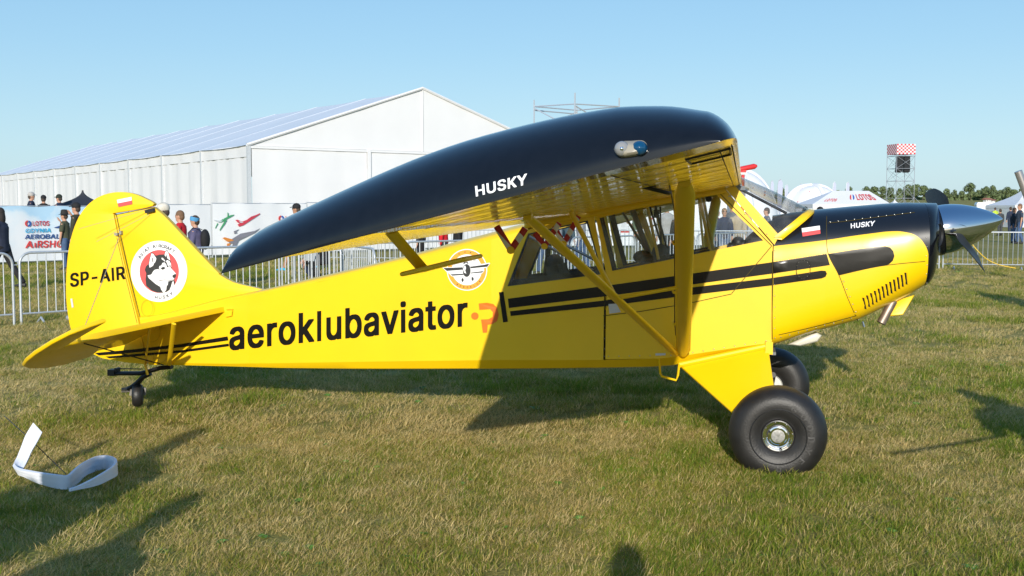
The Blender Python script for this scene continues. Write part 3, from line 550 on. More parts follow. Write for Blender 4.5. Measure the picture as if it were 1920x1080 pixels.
# spinner, backplate, propeller
def frame_z(d, origin):
    d = d.normalized(); q = d.to_track_quat('Z', 'Y').to_matrix().to_4x4(); q.translation = origin; return q
MS = frame_z(AX, SB)
SL = (Vector((pl(1881, 411)[0], 0, pl(1881, 411)[1])) - SB).length
prof = [(SR, 0), (SR * 1.0, .02)] + [(SR * (1 - ((t) ** 1.75)) ** .80 if t < 1 else 0, .02 + (SL - .02) * t) for t in np.linspace(.06, 1, 22)]
prof[-1] = (0.0, SL)
mb = MB(); mb.lathe(prof, 56, MS); SPN = mpart('spinner', mb, M_spin, smooth=40)
mb = MB(); mb.lathe([(.05, -.04), (SR * 1.02, -.04), (SR * 1.035, -.022), (SR * 1.02, -.004), (.05, -.004)], 48, MS); mpart('backplate', mb, M_blk)
def blade(tip_loc):
    hub = SB + AX * .085; d = (Vector(tip_loc) - hub); Lb = d.length; d.normalize(); t = AX.cross(d).normalized(); a = d.cross(t).normalized()
    secs = []; N = 16
    for i in range(19):
        r = i / 18; R_ = Lb * (.05 + .95 * r)
        ch = interp(r, [(0, .05), (.1, .055), (.25, .09), (.45, .155), (.65, .155), (.85, .115), (.95, .065), (1, .012)])
        th = interp(r, [(0, .05), (.12, .04), (.3, .02), (.6, .012), (1, .004)]); tw = radians(interp(r, [(0, 62), (.25, 52), (.6, 34), (1, 24)]))
        cdv = t * cos(tw) + a * sin(tw) if a.dot(AX) > 0 else t * cos(tw) + a * -sin(tw); nd = d.cross(cdv).normalized()
        off = cdv * interp(r, [(0, 0), (.5, .01), (.8, -.01), (1, -.05)])
        s_ = []
        for k in range(N):
            q = 2 * pi * k / N; s_.append(hub + d * R_ + off + cdv * cos(q) * ch / 2 + nd * sin(q) * th / 2)
        secs.append(s_)
    o = loft('propeller_blade', secs, M_blade, 60, True)
    mb = MB(); MM = frame_z(d, hub + d * .085); mb.lathe([(.070, .0), (.076, .050), (.074, .060), (.066, .058), (.064, .040)], 28, MM, False); cf = mb.build('blade_cuff', M_spin, o, 40); mb = MB(); mb.lathe([(0, .046), (.066, .046)], 24, MM, False); mb.build('blade_socket', M_dark, cf, 40)
    return o
blade(L(1851, 516, -.80)); blade(L(1739, 352, .84))
# --- windshield
def windshield():
    n = 17; U = []; B = []
    p0 = S(1377, 350); pb = S(1457, 447); top = 0; zt = pl(1376, 328, -.05)[1]; xt = p0.x + .01
    xb1 = pl(1519, 394, -.1)[0]
    for k in range(n):
        a = pi * k / (n - 1); c = -cos(a); s_ = sin(a)
        U.append(Vector((p0.x + (xt - p0.x) * s_, c * .365, p0.z + (zt - p0.z) * s_ ** .5)))
        e = 2 / 2.9; y = (.372) * (abs(c) ** e) * (1 if c > 0 else -1); f = s_ ** e
        x = pb.x + (xb1 - pb.x) * f; B.append(Vector((x, y, pb.z + (interp(xb1, TOPZ) - pb.z) * f + .006)))
    m_ = 9; V = [U[k].lerp(B[k], j / (m_ - 1)) + Vector((.0, 0, 0.010 * sin(pi * j / (m_ - 1)) * sin(pi * k / (n - 1)))) for j in range(m_) for k in range(n)]
    F = [(j * n + k, j * n + k + 1, (j + 1) * n + k + 1, (j + 1) * n + k) for j in range(m_ - 1) for k in range(n - 1)]
    w = auto_smooth(mesh_obj('windshield', V, F, M_wind, AC), 60)
    # yellow bow along the foot of the glass
    VV = []; FF = []
    for k, q in enumerate(B):
        nx_ = B[min(k + 1, n - 1)] - B[max(k - 1, 0)]
        lift = Vector((0, q.y * .010, .0015))
        VV += [q + Vector((-.022, 0, 0)) + lift * 2.2, q + Vector((.004, 0, 0)) + lift * 2.4, q + Vector((.030, 0, -.004)) + lift, q + Vector((.032, 0, -.016)), q + Vector((-.022, 0, -.008))]
    for k in range(n - 1):
        for j in range(4): FF.append((k * 5 + j, (k + 1) * 5 + j, (k + 1) * 5 + j + 1, k * 5 + j + 1))
    auto_smooth(mesh_obj('windshield_bow', VV, FF, M_yel, AC), 50)
    return U, B
WU, WB = windshield()
# --- wing
YT = -5.0
LEp = Vector(pl(1383, 257, YT)); TEp = Vector(pl(415, 513, YT))
LEr = Vector((LEp.x, 1.813)); TEr = Vector((TEp.x, 1.557)); LEt = Vector((LEp.x, LEp.y)); TEt = Vector((TEp.x, 1.484))
TC = .128
def foil():
    # top surface heights read off the wingtip outline
    tab = []
    for px, py in [(1370, 222), (1340, 203), (1280, 192.5), (1200, 194), (1100, 210), (1000, 235), (900, 263), (800, 300), (700, 345), (600, 392), (520, 432), (480, 454), (450, 472)]:
        x, z = pl(px, py, YT + .22); u = (LEp.x - x) / (LEp.x - TEp.x); zb = LEp.y + (TEp.y - LEp.y) * u; tab.append((u, (z - zb) / (LEp - TEp).length))
    tab = [(u, z) for u, z in tab if .03 < u < .97]; tab = [(.0, .005), (.003, .020), (.008, .034), (.015, .048), (.03, .066)] + tab
    tab = tab + [(.992, tab[-1][1] * .75), (1, .012)]
    us = [0, .001, .003, .006, .010, .016, .023, .031] + list(np.linspace(.04, .2, 11)) + list(np.linspace(.23, .95, 19)) + [.965, .978, .988, .995, 1]
    from_tab = lambda u: interp(u, tab)
    top = [(u, from_tab(u)) for u in us]
    for _ in range(2): top = [(top[i][0], (top[max(i - 1, 0)][1] + 2 * top[i][1] + top[min(i + 1, len(top) - 1)][1]) / 4 if 1 < i < len(top) - 3 else top[i][1]) for i in range(len(top))]
    bot = [(u, .004 * max(0, 1 - u / .03) ** 2) for u in us]
    top[0] = (0, .005); bot[0] = (0, .005)
    return top, bot
FT, FB = foil()
def wing_section(y, kth=1.0, xle=0.0, xte=0.0, u0=0.0, u1=1.0, zoff=0.0, only=None):
    f = min(1, abs(y) / abs(YT)); le = LEr.lerp(LEt, f); te = TEr.lerp(TEt, f) + Vector((0, -max(0, (abs(y) - 4.7) / .3) ** 1.5 * (TEt.y - TEp.y))); ch = te - le; Ln = ch.length; e = ch / Ln; nrm = Vector((-e.y, e.x)); 
    if nrm.y < 0: nrm = -nrm
    pts = [(u, z) for u, z in FT[::-1] if u0 <= u <= u1] + [(u, z) for u, z in FB[1:] if u0 <= u <= u1]
    out = []
    for u, z in pts:
        uu = xle + u * (1 - xle - xte); q = le + e * Ln * uu + nrm * (z * Ln * kth + .0)
        out.append((q.x, y, q.y + zoff))
    return out
def wing_half(sg):
    # main panel to 74% chord, flap and aileron behind it
    U1 = .742
    ys = [0, .37, 1.2, 2.2, 3.2, 4.2, abs(YT) - .30]
    def build(name, yy, u0, u1, m2, zoff=0.0):
        secs = []
        for y in yy: secs.append(wing_section(sg * y, u0=u0, u1=u1, zoff=zoff))
        n = len(secs[0]); V = [p for s_ in secs for p in s_]; F = []; mi = []
        half = sum(1 for u, z in FT if u0 <= u <= u1)
        for i in range(len(secs) - 1):
            for k in range(n):
                F.append((i * n + k, i * n + (k + 1) % n, (i + 1) * n + (k + 1) % n, (i + 1) * n + k)); mi.append(0 if k < half - 1 else 1)
        F.append(tuple(range(n))); mi.append(0); F.append(tuple(range((len(secs) - 1) * n, len(secs) * n))); mi.append(0)
        o = mesh_obj(name, V, F, None, AC, mats=[M_yel, m2], midx=mi); auto_smooth(o, 30); return o
    a = build('wing_panel', ys, 0, U1, M_under)
    build('flap', [.37, 1.3, 2.409], U1 + .003, 1, M_under, -.003); b = build('aileron', [2.415, 3.4, abs(YT) - .30], U1 + .003, 1, M_under, -.003)
    # moulded wingtip
    secs = []
    for s_ in [0, .004, .02, .06, .12, .2, .32, .48, .68, .85, 1.0]:
        k = sqrt(max(0, 1 - (1 - s_) ** 2)); y = abs(YT) - .297 * s_
        secs.append(wing_section(sg * y, kth=.10 + .90 * k ** 1.1, xle=.03 * (1 - k) ** 1.5, xte=0))
    n = len(secs[0]); V = [p for q in secs for p in q]; F = [(i * n + k, i * n + (k + 1) % n, (i + 1) * n + (k + 1) % n, (i + 1) * n + k) for i in range(len(secs) - 1) for k in range(n)]
    F.append(tuple(range(n))); F.append(tuple(range((len(secs) - 1) * n, len(secs) * n)))
    t = auto_smooth(mesh_obj('wingtip', V, F, M_blk, AC), 38)
    return a, b, t
WING, AIL, TIP = wing_half(-1); wing_half(1)
def und(x, y, dz=0):                              # a point on the underside of the wing
    f = min(1, abs(y) / 5); le = LEr.lerp(LEt, f); te = TEr.lerp(TEt, f); t = (x - le.x) / (te.x - le.x)
    return Vector((x, y, le.y + (te.y - le.y) * t + dz))
bm = bmesh.new(); bm.from_mesh(TIP.data); TBVH = BVHTree.FromBMesh(bm); bm.free()
def T(px, py, out=.003):
    y = YT + .05
    for _ in range(14):
        x, z = pl(px, py, y); h = TBVH.ray_cast(Vector((x, -8, z)), Vector((0, 1, 0)))
        if h[0] is None: break
        y = .5 * y + .5 * h[0].y
    x, z = pl(px, py, y - out); return Vector((x, y - out, z))
# rib tapes, spanwise skin joints and landing light window under the near and far wing
for sg in (-1, 1):
    for k in range(11):
        y = sg * (.62 + .385 * k); P0 = und(-.30, y, -.0015); P1 = und(-1.38, y, -.0015); w_ = Vector((0, .012, 0)); h_ = Vector((0, 0, -.0022))
        mb = MB(); mb.add([P0 - w_, P0 + w_, P1 + w_, P1 - w_, P0 - w_ * .6 + h_, P0 + w_ * .6 + h_, P1 + w_ * .6 + h_, P1 - w_ * .6 + h_], [(4, 5, 6, 7), (0, 1, 5, 4), (2, 3, 7, 6), (1, 2, 6, 5), (3, 0, 4, 7)]); mb.build('rib_tape', M_under, AC)
    for x in (-.262, -.30, -.62, -1.37): mb = MB(); mb.tube([und(x, sg * .40, -.0005), und(x, sg * 4.68, -.0005)], .0022, 4); mb.build('skin_joint', M_line, AC)
    a = [und(-.27, sg * 4.30, -.002), und(-.27, sg * 4.62, -.002), und(-.40, sg * 4.62, -.002), und(-.40, sg * 4.30, -.002)]
    mb = MB(); mb.tube(a + a[:1], .004, 5); mb.build('landing_light_frame', M_dark, AC)
# roof rail over the doors
for s_ in (-1, 1):
    mb = MB(); mb.tube([und(-1.75, s_ * .372, -.016), und(-1.0, s_ * .372, -.016), und(-.36, s_ * .372, -.016)], (.012, .022), 8); mpart('roof_rail', mb, M_yel)
# --- struts
def strut(name, pts, chord, thick, m=M_yel, parent=None, n=14):
    P = [Vector(p) for p in pts]; V = []; F = []
    for i, p in enumerate(P):
        t = (P[min(i + 1, len(P) - 1)] - P[max(i - 1, 0)]).normalized(); c = Vector((1, 0, 0)); c = (c - t * c.dot(t)).normalized(); d = t.cross(c)
        cc = chord[i] if isinstance(chord, (list, tuple)) else chord
        for k in range(n): q = 2 * pi * k / n; V.append(p + c * cos(q) * cc / 2 + d * sin(q) * thick / 2)
    for i in range(len(P) - 1):
        for k in range(n): F.append((i * n + k, i * n + (k + 1) % n, (i + 1) * n + (k + 1) % n, (i + 1) * n + k))
    F.append(tuple(range(n - 1, -1, -1))); F.append(tuple(range((len(P) - 1) * n, len(P) * n)))
    return auto_smooth(mesh_obj(name, V, F, m, parent or AC), 50)
def struts(sg):
    my = lambda v: Vector((v.x, sg * -v.y, v.z)) if sg > 0 else v
    ft = my(L(1284, 352, -2.9)); fb = my(L(1281, 665, -.40)); rt = my(L(990, 413, -2.9)); rb = my(L(1268, 664, -.40))
    ft.z = und(ft.x, ft.y).z - .01; rt.z = und(rt.x, rt.y).z - .01
    a = strut('wing_strut', [fb, fb.lerp(ft, .04), fb.lerp(ft, .96), ft], [.05, .098, .098, .06], .036)
    b = strut('wing_strut', [rb, rb.lerp(rt, .04), rb.lerp(rt, .96), rt], [.03, .062, .062, .04], .030)
    # jury struts
    j1 = rb.lerp(rt, .50); j2 = my(L(1070, 400, -1.75)); j2.z = und(j2.x, j2.y).z; j3 = fb.lerp(ft, .50); j4 = und(-.62, sg * 1.75)
    strut('jury_strut', [j1, j2], .030, .018); strut('jury_strut', [j3, j4], .022, .016); strut('jury_strut', [j1, j3], .022, .014)
    mb = MB(); mb.box(ft + Vector((0, 0, .004)), (.05, .04, .035)); mb.build('strut_fitting', M_yel, a)
    mb = MB(); mb.box(rt + Vector((0, 0, .004)), (.04, .04, .035)); mb.build('strut_fitting', M_yel, b)
    return ft, fb
FTp, FBp = struts(-1); struts(1)
# tie-down line hanging beside the front strut
mb = MB(); a_ = L(1255, 350, -2.9); a_.z = und(a_.x, a_.y).z; q = L(1266, 400, -2.3); q2 = L(1265, 455, -1.95); q3 = L(1267, 628, -.75)
mb.tube([a_, q, q2, L(1265, 545, -1.3), L(1265, 605, -.9), q3], .0045, 5)
TIE = mpart('tie_down_line', mb, M_dark)
for px, py, yy in ((1266, 455, -1.95), (1265, 546, -1.3), (1265, 605, -.9)):
    mb = MB(); v = L(px, py, yy); mb.lathe([(.007, -.006), (.017, -.004), (.017, .004), (.007, .006)], 14, frame_z(Vector((.3, 1, 0)), v)); mb.build('ring', M_yel, TIE, 40)
mb = MB(); v = und(-.62, -3.1, -.012); mb.lathe([(.0, -.01), (.075, -.01), (.085, 0), (.08, .008), (0, .008)], 24, Matrix.Translation(v) @ Matrix.Rotation(radians(14), 4, 'Y')); mpart('air_vent', mb, M_dark)
# spade on the aileron: arm and plate
a1 = und(-1.42, -4.5, .01); sp0 = L(733, 440, -4.45); sp1 = L(795, 507, -4.25)
sp0.z = und(max(sp0.x, -1.7), -4.45).z
strut('spade_arm', [sp0, sp1], .052, .014)
v0 = L(771, 511, -4.3); v1 = L(889, 482, -4.2); d = (v1 - v0); dd = d.normalized(); per = Vector((0, 1, 0))
plate('spade_plate', [v0 + per * -.13, v1 + per * -.13, v1 + per * .13, v0 + per * .13], .016, M_yel, AC)
sp0b = Vector((sp0.x, -sp0.y, sp0.z)); sp1b = Vector((sp1.x, -sp1.y, sp1.z)); strut('spade_arm', [sp0b, sp1b], .052, .014)
v0 = Vector((v0.x, 4.3, v0.z)); v1 = Vector((v1.x, 4.3, v1.z)); plate('spade_plate', [v0 - per * .13, v1 - per * .13, v1 + per * .13, v0 + per * .13], .016, M_yel, AC)
# flap hinge arms with red and white warning bands
def banded():
    m = bpy.data.materials.new('red_white_bands'); m.use_nodes = True; nt = m.node_tree; b = nt.nodes['Principled BSDF']
    tc = nt.nodes.new('ShaderNodeTexCoord'); w = nt.nodes.new('ShaderNodeTexWave'); w.bands_direction = 'DIAGONAL'; w.inputs['Scale'].default_value = 5.5; w.wave_profile = 'SAW'
    nt.links.new(tc.outputs['Object'], w.inputs[0]); g_ = nt.nodes.new('ShaderNodeMath'); g_.operation = 'GREATER_THAN'; g_.inputs[1].default_value = .5; nt.links.new(w.outputs['Fac'], g_.inputs[0])
    mx = nt.nodes.new('ShaderNodeMix'); mx.data_type = 'RGBA'; mx.inputs['A'].default_value = (.42, .015, .012, 1); mx.inputs['B'].default_value = (.7, .68, .60, 1)
    nt.links.new(g_.outputs[0], mx.inputs['Factor']); nt.links.new(mx.outputs['Result'], b.inputs['Base Color']); b.inputs['Roughness'].default_value = .4; return m
M_band = banded()
for (e, a, b, y) in (((958, 469), (931, 424), (985, 428), -2.45), ((1057, 457), (1038, 424), (1085, 405), -1.0), ((1021, 462), (1003, 437), (1049, 418), -1.35)):
    E_ = L(e[0], e[1], y)
    for p in (a, b):
        t = L(p[0], p[1], y); strut('flap_hinge_arm', [E_, t], .035, .01, M_band)
    mb = MB(); mb.lathe([(0, -.012), (.02, -.012), (.02, .012), (0, .012)], 12, frame_z(Vector((0, 1, 0)), E_)); mpart('hinge_bolt', mb, M_yel)
# --- wingtip lights
LA = T(1180, 281, 0.0)
def tip_light():
    P = [(1152, 284), (1154, 272), (1166, 265), (1185, 264), (1203, 263), (1212, 269), (1213, 279), (1206, 288), (1190, 293), (1165, 295)]
    P = smooth_poly(P, 3); base = [T(*p, 0.0) for p in P]; top = [T(1181 + (p[0] - 1181) * .80, 280 + (p[1] - 280) * .72, .028) for p in P]; tt = [T(1181 + (p[0] - 1181) * .45, 280 + (p[1] - 280) * .40, .036) for p in P]
    n = len(P); V = base + top + tt; F = [(r * n + k, r * n + (k + 1) % n, (r + 1) * n + (k + 1) % n, (r + 1) * n + k) for r in (0, 1) for k in range(n)] + [tuple(range(2 * n, 3 * n))]
    h = auto_smooth(mesh_obj('position_light', V, F, mat('light_housing', (.34, .31, .25), .4, noise=.1), AC), 50)
    mb = MB(); mb.ball(T(1166, 279, .022), .021, 20, 12); mb.build('strobe_lens', mat('clear_lens', (.26, .26, .26), .08, coat=1), h, 60)
    mb = MB(); mb.ball(T(1166, 279, .034), .010, 10, 8); mb.build('strobe_tube', M_chr, h, 60)
    mb = MB(); mb.ball(T(1199, 278, .014), (.022, .026, .020), 20, 12); mb.build('blue_lens', mat('blue_lens', (.0, .05, .13), .06, coat=1), h, 60)
tip_light()
# --- fin and rudder
FH = [(216, 402), (224, 440), (242, 520), (262, 600), (272, 650), (279, 683)]
l0 = lambda px, py: L(px, py, 0.0)
fin_out = smooth_poly([(290, 388), (312, 406), (345, 441), (380, 478), (413, 512)], 3, False) + smooth_poly([(413, 514), (440, 529), (480, 539), (505, 545)], 3, False) + [(505, 560), (420, 600), (350, 640), (283, 680)] + [(p[0] + 2, p[1]) for p in FH[::-1][1:-1]] + [(219, 404)]
plate('fin', [l0(*p) for p in fin_out], .055, M_yel, AC, bev=.02)
rud = smooth_poly([(214, 400), (289, 386), (272, 371), (245, 361.5), (215, 361), (185, 371), (160, 393), (143, 425), (132, 468), (127.5, 520), (128, 565), (134, 608), (143, 632), (152, 648), (168, 659)], 4, False) + [(195, 671), (240, 679), (277, 682)] + FH[::-1][1:]
rud = [p for i, p in enumerate(rud) if i == 0 or hypot(p[0] - rud[i - 1][0], p[1] - rud[i - 1][1]) > 1.5]
plate('rudder', [l0(*p) for p in rud], .050, M_yel, AC, bev=.018)
FN = lambda px, py, o=.031: L(px, py, -o)
# --- tailplane and elevator (near and far)
def tail(sg):
    a0 = PLN(425, 579, (-4.05, -.08, .90), (sin(radians(12)), 0, -cos(radians(12))))
    lr = L(424, 579, -.09); lt = L(152, 636, -1.27)
    xt = -4.72
    sl = (lr.z - lt.z) / (lr.x - lt.x); zz = lambda x: lr.z + (x - lr.x) * sl
    out = smooth_poly([(lr.x, -.05), (lr.x - .02, -.12), (lr.x + (lt.x - lr.x) * .5, -.70), (lt.x + .08, -1.14), (lt.x - .02, -1.27)], 4, False) + [(xt + .02, -1.30), (xt, -.05)]
    st = plate('tailplane', [Vector((x, -sg * y if sg > 0 else y, zz(x))) for x, y in out], .042, M_yel, AC)
    # elevator, drooped, with a horn ahead of the hinge outboard
    h0 = Vector((xt - .012, -1.32, zz(xt - .012))); e = Vector((cos(radians(25)), 0, sin(radians(25)))); nn = (-sin(radians(25)), 0, cos(radians(25)))
    E2 = lambda px, py: PLN(px, py, tuple(h0), nn)
    px = [(118, 648), (150, 628), (198, 600), (170, 609), (130, 624), (95, 642), (65, 661), (48, 675), (42, 684), (52, 688), (80, 688), (120, 681), (168, 666), (182, 655)]
    P = [E2(*p) for p in px]
    hz = Vector((h0.x, -.06, h0.z)); hm = Vector((h0.x, -1.0, h0.z))
    P = [Vector((p.x, min(p.y, -.07), p.z)) for p in P]
    P = [hz, hm] + P + [Vector((P[-1].x, -.07, P[-1].z))]
    # keep in elevator plane
    for p in P: p.z = h0.z + (p.x - h0.x) * tan(radians(25))
    plate('elevator', [Vector((p.x, -sg * p.y if sg > 0 else p.y, p.z)) for p in P], .030, M_yel, AC, bev=.010)
    return st
tail(-1); tail(1)
def wire(name, a, b, r, m, parent=None, n=6): mb = MB(); mb.tube([a, b], r, n); return mpart(name, mb, m, parent)
for s_ in (1, -1):
    f = lambda v: Vector((v.x, v.y * s_, v.z))
    strut('tail_strut', [f(L(326, 607, -.62)), f(L(317, 684, -.07))], .035, .016); strut('tail_strut', [f(L(281, 616, -.66)), f(L(272, 683, -.07))], .016, .014)
    wire('brace_wire', f(L(225, 441, -.02)), f(L(159, 612, -1.02)), .0028, M_tube); wire('brace_wire', f(L(158, 644, -1.1)), f(L(306, 684, -.06)), .005, M_dark)
wire('aerial_wire', L(148, 429, -.30), L(279, 392, -.06), .0018, M_tube); wire('aerial_wire', L(181, 453, -.25), L(279, 402, -.05), .0018, M_tube)
mb = MB(); mb.box(L(281, 395, -.05), (.075, .03, .028), Matrix.Rotation(radians(-12), 3, 'Y')); mpart('aerial_block', mb, M_dark)
mb = MB(); mb.box(L(219, 439, -.04), (.03, .03, .022)); mb.box(L(227, 436, -.04), (.02, .03, .03)); mpart('rudder_hinge', mb, M_tube)
mb = MB(); mb.ball(L(128.5, 596, 0), (.025, .02, .022), 12, 8); mpart('tail_light', mb, mat('clear_lens', (.26, .26, .26), .08, coat=1), None, 60)
mb = MB(); mb.tube([L(424, 580, -.12), L(436, 580, -.12), L(434, 592, -.12), L(423, 594, -.12)], .004, 6); mpart('handle', mb, M_yel)
# --- tail wheel
tw0 = L(314, 688, 0)
mb = MB(); sp = [L(322, 688, 0), L(300, 690, 0), L(280, 696, 0), L(262, 700, 0), L(225, 700, 0), L(207, 701, 0)]
mb.tube(sp, [(.03, .018)] * 6, 8); SPR = mpart('tail_spring', mb, M_dark)
mb = MB(); mb.box(L(212, 698, 0), (.06, .07, .05)); mb.box(L(220, 693, 0), (.02, .06, .03)); mb.build('shackle', M_dark, SPR)
mb = MB(); mb.tube([L(222, 691, -.03), L(268, 692, -.03)], .004, 6); mb.build('steering_cable', M_dark, SPR)
strut('tail_gear_link', [L(272, 682, -.03), L(277, 703, -.03)], .022, .02)
mb = MB(); mb.tube([L(282, 700, 0), L(268, 707, 0), L(256, 720, 0), L(243, 729, 0)], [(.022, .02), (.026, .02), (.035, .024), (.045, .02)], 8); mpart('tail_wheel_arm', mb, M_dark)
TWc = L(258, 741, 0); R0 = Matrix.Translation(TWc) @ Matrix.Rotation(radians(-62), 4, 'Z') @ Matrix.Rotation(radians(90), 4, 'X')
def tyre_prof(R_, w, r0, n=9):
    out = [(r0, w * .36)]
    for i in range(n + 1):
        a = pi * i / n; out.append((r0 + (R_ - r0) * (.42 + .58 * sin(a) ** .8), w / 2 * cos(a) * (1.0 if abs(cos(a)) < .9 else 1)))
    out.append((r0, -w * .36)); return out
mb = MB(); mb.lathe(tyre_prof(.095, .085, .04), 28, R0); tw = mpart('tail_wheel', mb, M_rub, smooth=50)
mb = MB(); mb.lathe([(0, .03), (.05, .03), (.05, -.03), (0, -.03)], 18, R0); mb.build('wheel_hub', M_alu, tw, 40)
mb = MB()
for s_ in (-1, 1):
    d = Matrix.Rotation(radians(-62), 3, 'Z') @ Vector((0, s_ * .048, 0)); mb.tube([L(243, 730, 0) + d * .6, L(252, 727, 0) + d, TWc + d + Vector((.01, .0, .05)), TWc + d], [(.010, .018)] * 4, 6)
mb.tube([L(241, 731, 0) + Matrix.Rotation(radians(-62), 3, 'Z') @ Vector((0, -.055, 0)), L(241, 731, 0) + Matrix.Rotation(radians(-62), 3, 'Z') @ Vector((0, .055, 0))], .02, 8)
mpart('tail_wheel_fork', mb, mat('worn_fork', (.22, .20, .18), .55, noise=.3))
# --- main gear
def gear(sg):
    y = TRACK / 2 * sg; c = Vector((0, y, .24)); R1 = Matrix.Translation(c) @ Matrix.Rotation(radians(90 if sg < 0 else -90), 4, 'X')
    prof = [(.095, .060), (.098, .088), (.115, .104), (.150, .1185), (.190, .1265), (.225, .124), (.258, .110), (.283, .082), (.299, .045), (.305, 0)]
    prof = prof + [(r, -h) for r, h in prof[::-1][1:]]
    mb = MB(); mb.lathe(prof, 72, R1); w = mpart('main_wheel', mb, M_rub, smooth=50)
    mb = MB(); mb.lathe([(.098, .05), (.098, .096), (.093, .101), (.086, .100), (.084, .093), (.077, .092), (.063, .107), (.054, .109), (.052, .102)], 48, R1); h = mb.build('hub_cap', M_chr, w, 25)
    mb = MB(); mb.lathe([(.053, .101), (.030, .103), (.010, .1035), (0, .1035)], 36, R1); mb.box(R1 @ Vector((0, 0, .104)), (.006, .003, .05)); mb.build('hub_disc', mat('cast_disc', (.30, .30, .29), .5, metal=.8, noise=.5, nscale=60), h, 25)
    mb = MB(); mb.lathe([(0, -.095), (.03, -.095), (.035, -.080), (.085, -.078), (.092, -.088), (.095, -.07)], 36, R1); mb.build('wheel_rim', mat('rim_white', (.6, .6, .58), .4, noise=.1), w, 30)
    mb = MB()
    for k in range(8): a = 2 * pi * k / 8 + .2; mb.ball(R1 @ Vector((.089 * cos(a), .089 * sin(a), .101)), .0035, 6, 4)
    mb.build('hub_bolts', M_alu, h, 60)['kind'] = 'stuff'
    mb = MB(); mb.lathe([(.168, .1235), (.172, .1268), (.176, .1243)], 60, R1, False); mb.build('sidewall_rib', M_rub, w, 60)
    if sg < 0:                                    # raised sidewall lettering
        for i, chh in enumerate('GOODYEAR'):
            V = []; F = []; a = radians(62 - i * 21.5); t, f, dm = text_mesh(chh); N_ = len(t); hgt = .042; wd = hgt * dm[0] / dm[1] * .95
            for lay in (0, 1):
                for u, v in t:
                    rr = .198 + (v - .5) * hgt; aa = a - (u - .5) * wd / .2; hh = interp(rr, [(.15, .1185), (.19, .1265), (.225, .124), (.258, .11)]) + (.0050 if lay else -.002)
                    V.append(R1 @ Vector((rr * cos(aa), rr * sin(aa), hh)))
            F = [tuple(j + N_ for j in q) for q in f]; ed = {(q[j], q[(j + 1) % len(q)]) for q in f for j in range(len(q))}
            F += [(i0, i1, i1 + N_, i0 + N_) for (i0, i1) in ed if (i1, i0) not in ed]
            mesh_obj('raised_letter', V, F, mat('tyre_rubber_light', (.040, .038, .037), .55), w)
    ya = sg * .36; yb = sg * .86
    f = lambda v: Vector((v.x, v.y * (1 if sg < 0 else -1), v.z))
    P = [f(L(1278, 690, -.365)), f(L(1441, 655, -.365)), f(L(1450, 722, -.66)), f(L(1456, 800, -.86)), f(L(1400, 788, -.86)), f(L(1373, 762, -.80))]
    # planar fit: leg fairing hangs from the longeron to the axle
    o = f(L(1360, 672, -.365)); top = (P[1] - P[0]).normalized(); down = (Vector((0, yb, .24)) - o); nrm = top.cross(down).normalized()
    P2 = []
    for p in P: P2.append(p - nrm * (p - P[0]).dot(nrm))
    plate('gear_leg_fairing', P2, .03, M_yel, AC, bev=.01)
    mb = MB(); mb.tube([f(L(1274, 684, -.372)), f(L(1438, 649, -.372))], .022, 10); mpart('gear_hinge_tube', mb, M_yel)
    mb = MB(); mb.box(f(L(1442, 652, -.375)), (.05, .06, .085)); mpart('gear_hinge_fitting', mb, M_yel)
    mb = MB(); mb.tube([Vector((0, sg * .3, .42)), Vector((0, yb, .24)), Vector((0, y + .03 * -sg, .24))], .022, 8); mpart('axle', mb, M_dark)
gear(-1); gear(1)
# step under the door
mb = MB(); mb.tube([L(1236, 674, -.35), L(1238, 700, -.45), L(1241, 706, -.5), L(1268, 713, -.5), L(1271, 704, -.48), L(1274, 680, -.37)], .008, 8); mpart('boarding_step', mb, M_yel)
# exhaust, cowl flap, belly fairing
mb = MB(); e0 = L(1667, 578, -.22); e1 = L(1652, 606, -.24); mb.tube([e0 + (e0 - e1) * .5, e0, e1], .030, 18, False); mb.tube([e0, e1 + (e1 - e0) * -.02], .027, 18, False); mpart('exhaust_pipe', mb, mat('burnt_steel', (.36, .28, .23), .5, metal=.8, noise=.3))
plate('cowl_flap', [L(1667, 593, -.16), L(1693, 590.5, -.16), L(1715, 553, -.12), L(1672, 566, -.12)], .02, M_yel, AC)
plate('belly_fairing', [L(1476, 646, -.10), L(1500, 649, -.10), L(1533, 640, -.10), L(1541, 629, -.10), L(1530, 622, -.10)], .05, mat('cream_plastic', (.62, .60, .52), .4), AC, bev=.02)
mb = MB(); mb.tube([L(1617, 603, -.3), L(1620, 613, -.3)], .008, 6); mpart('drain_pipe', mb, M_alu)
# --- cabin inside
mb = MB(); mb.box((-.95, 0, .66), (1.9, .66, .02)); mpart('cabin_floor', mb, M_int)
mb = MB(); mb.box((-.10, 0, 1.06), (.03, .68, .62)); PAN = mpart('instrument_panel', mb, M_dark)
def glareshield():
    n = 15; V = []; F = []
    for i, f in enumerate(np.linspace(0, 1, 6)):
        x = XB + .01 - .20 * f; zt = interp(XB, TOPZ) - .03 - .14 * f ** 1.5; z0 = pl(1449, 452, -.36)[1] - .03
        for k in range(n): a = pi * k / (n - 1); V.append((x, -.345 * (abs(cos(a)) ** .6) * (1 if cos(a) > 0 else -1), z0 + max(.01, zt - z0) * sin(a) ** .75))
    for i in range(5):
        for k in range(n - 1): F.append((i * n + k, i * n + k + 1, (i + 1) * n + k + 1, (i + 1) * n + k))
    F.append(tuple(range(5 * n, 6 * n)))
    auto_smooth(mesh_obj('glareshield', V, F, M_dark, AC), 50)
glareshield()
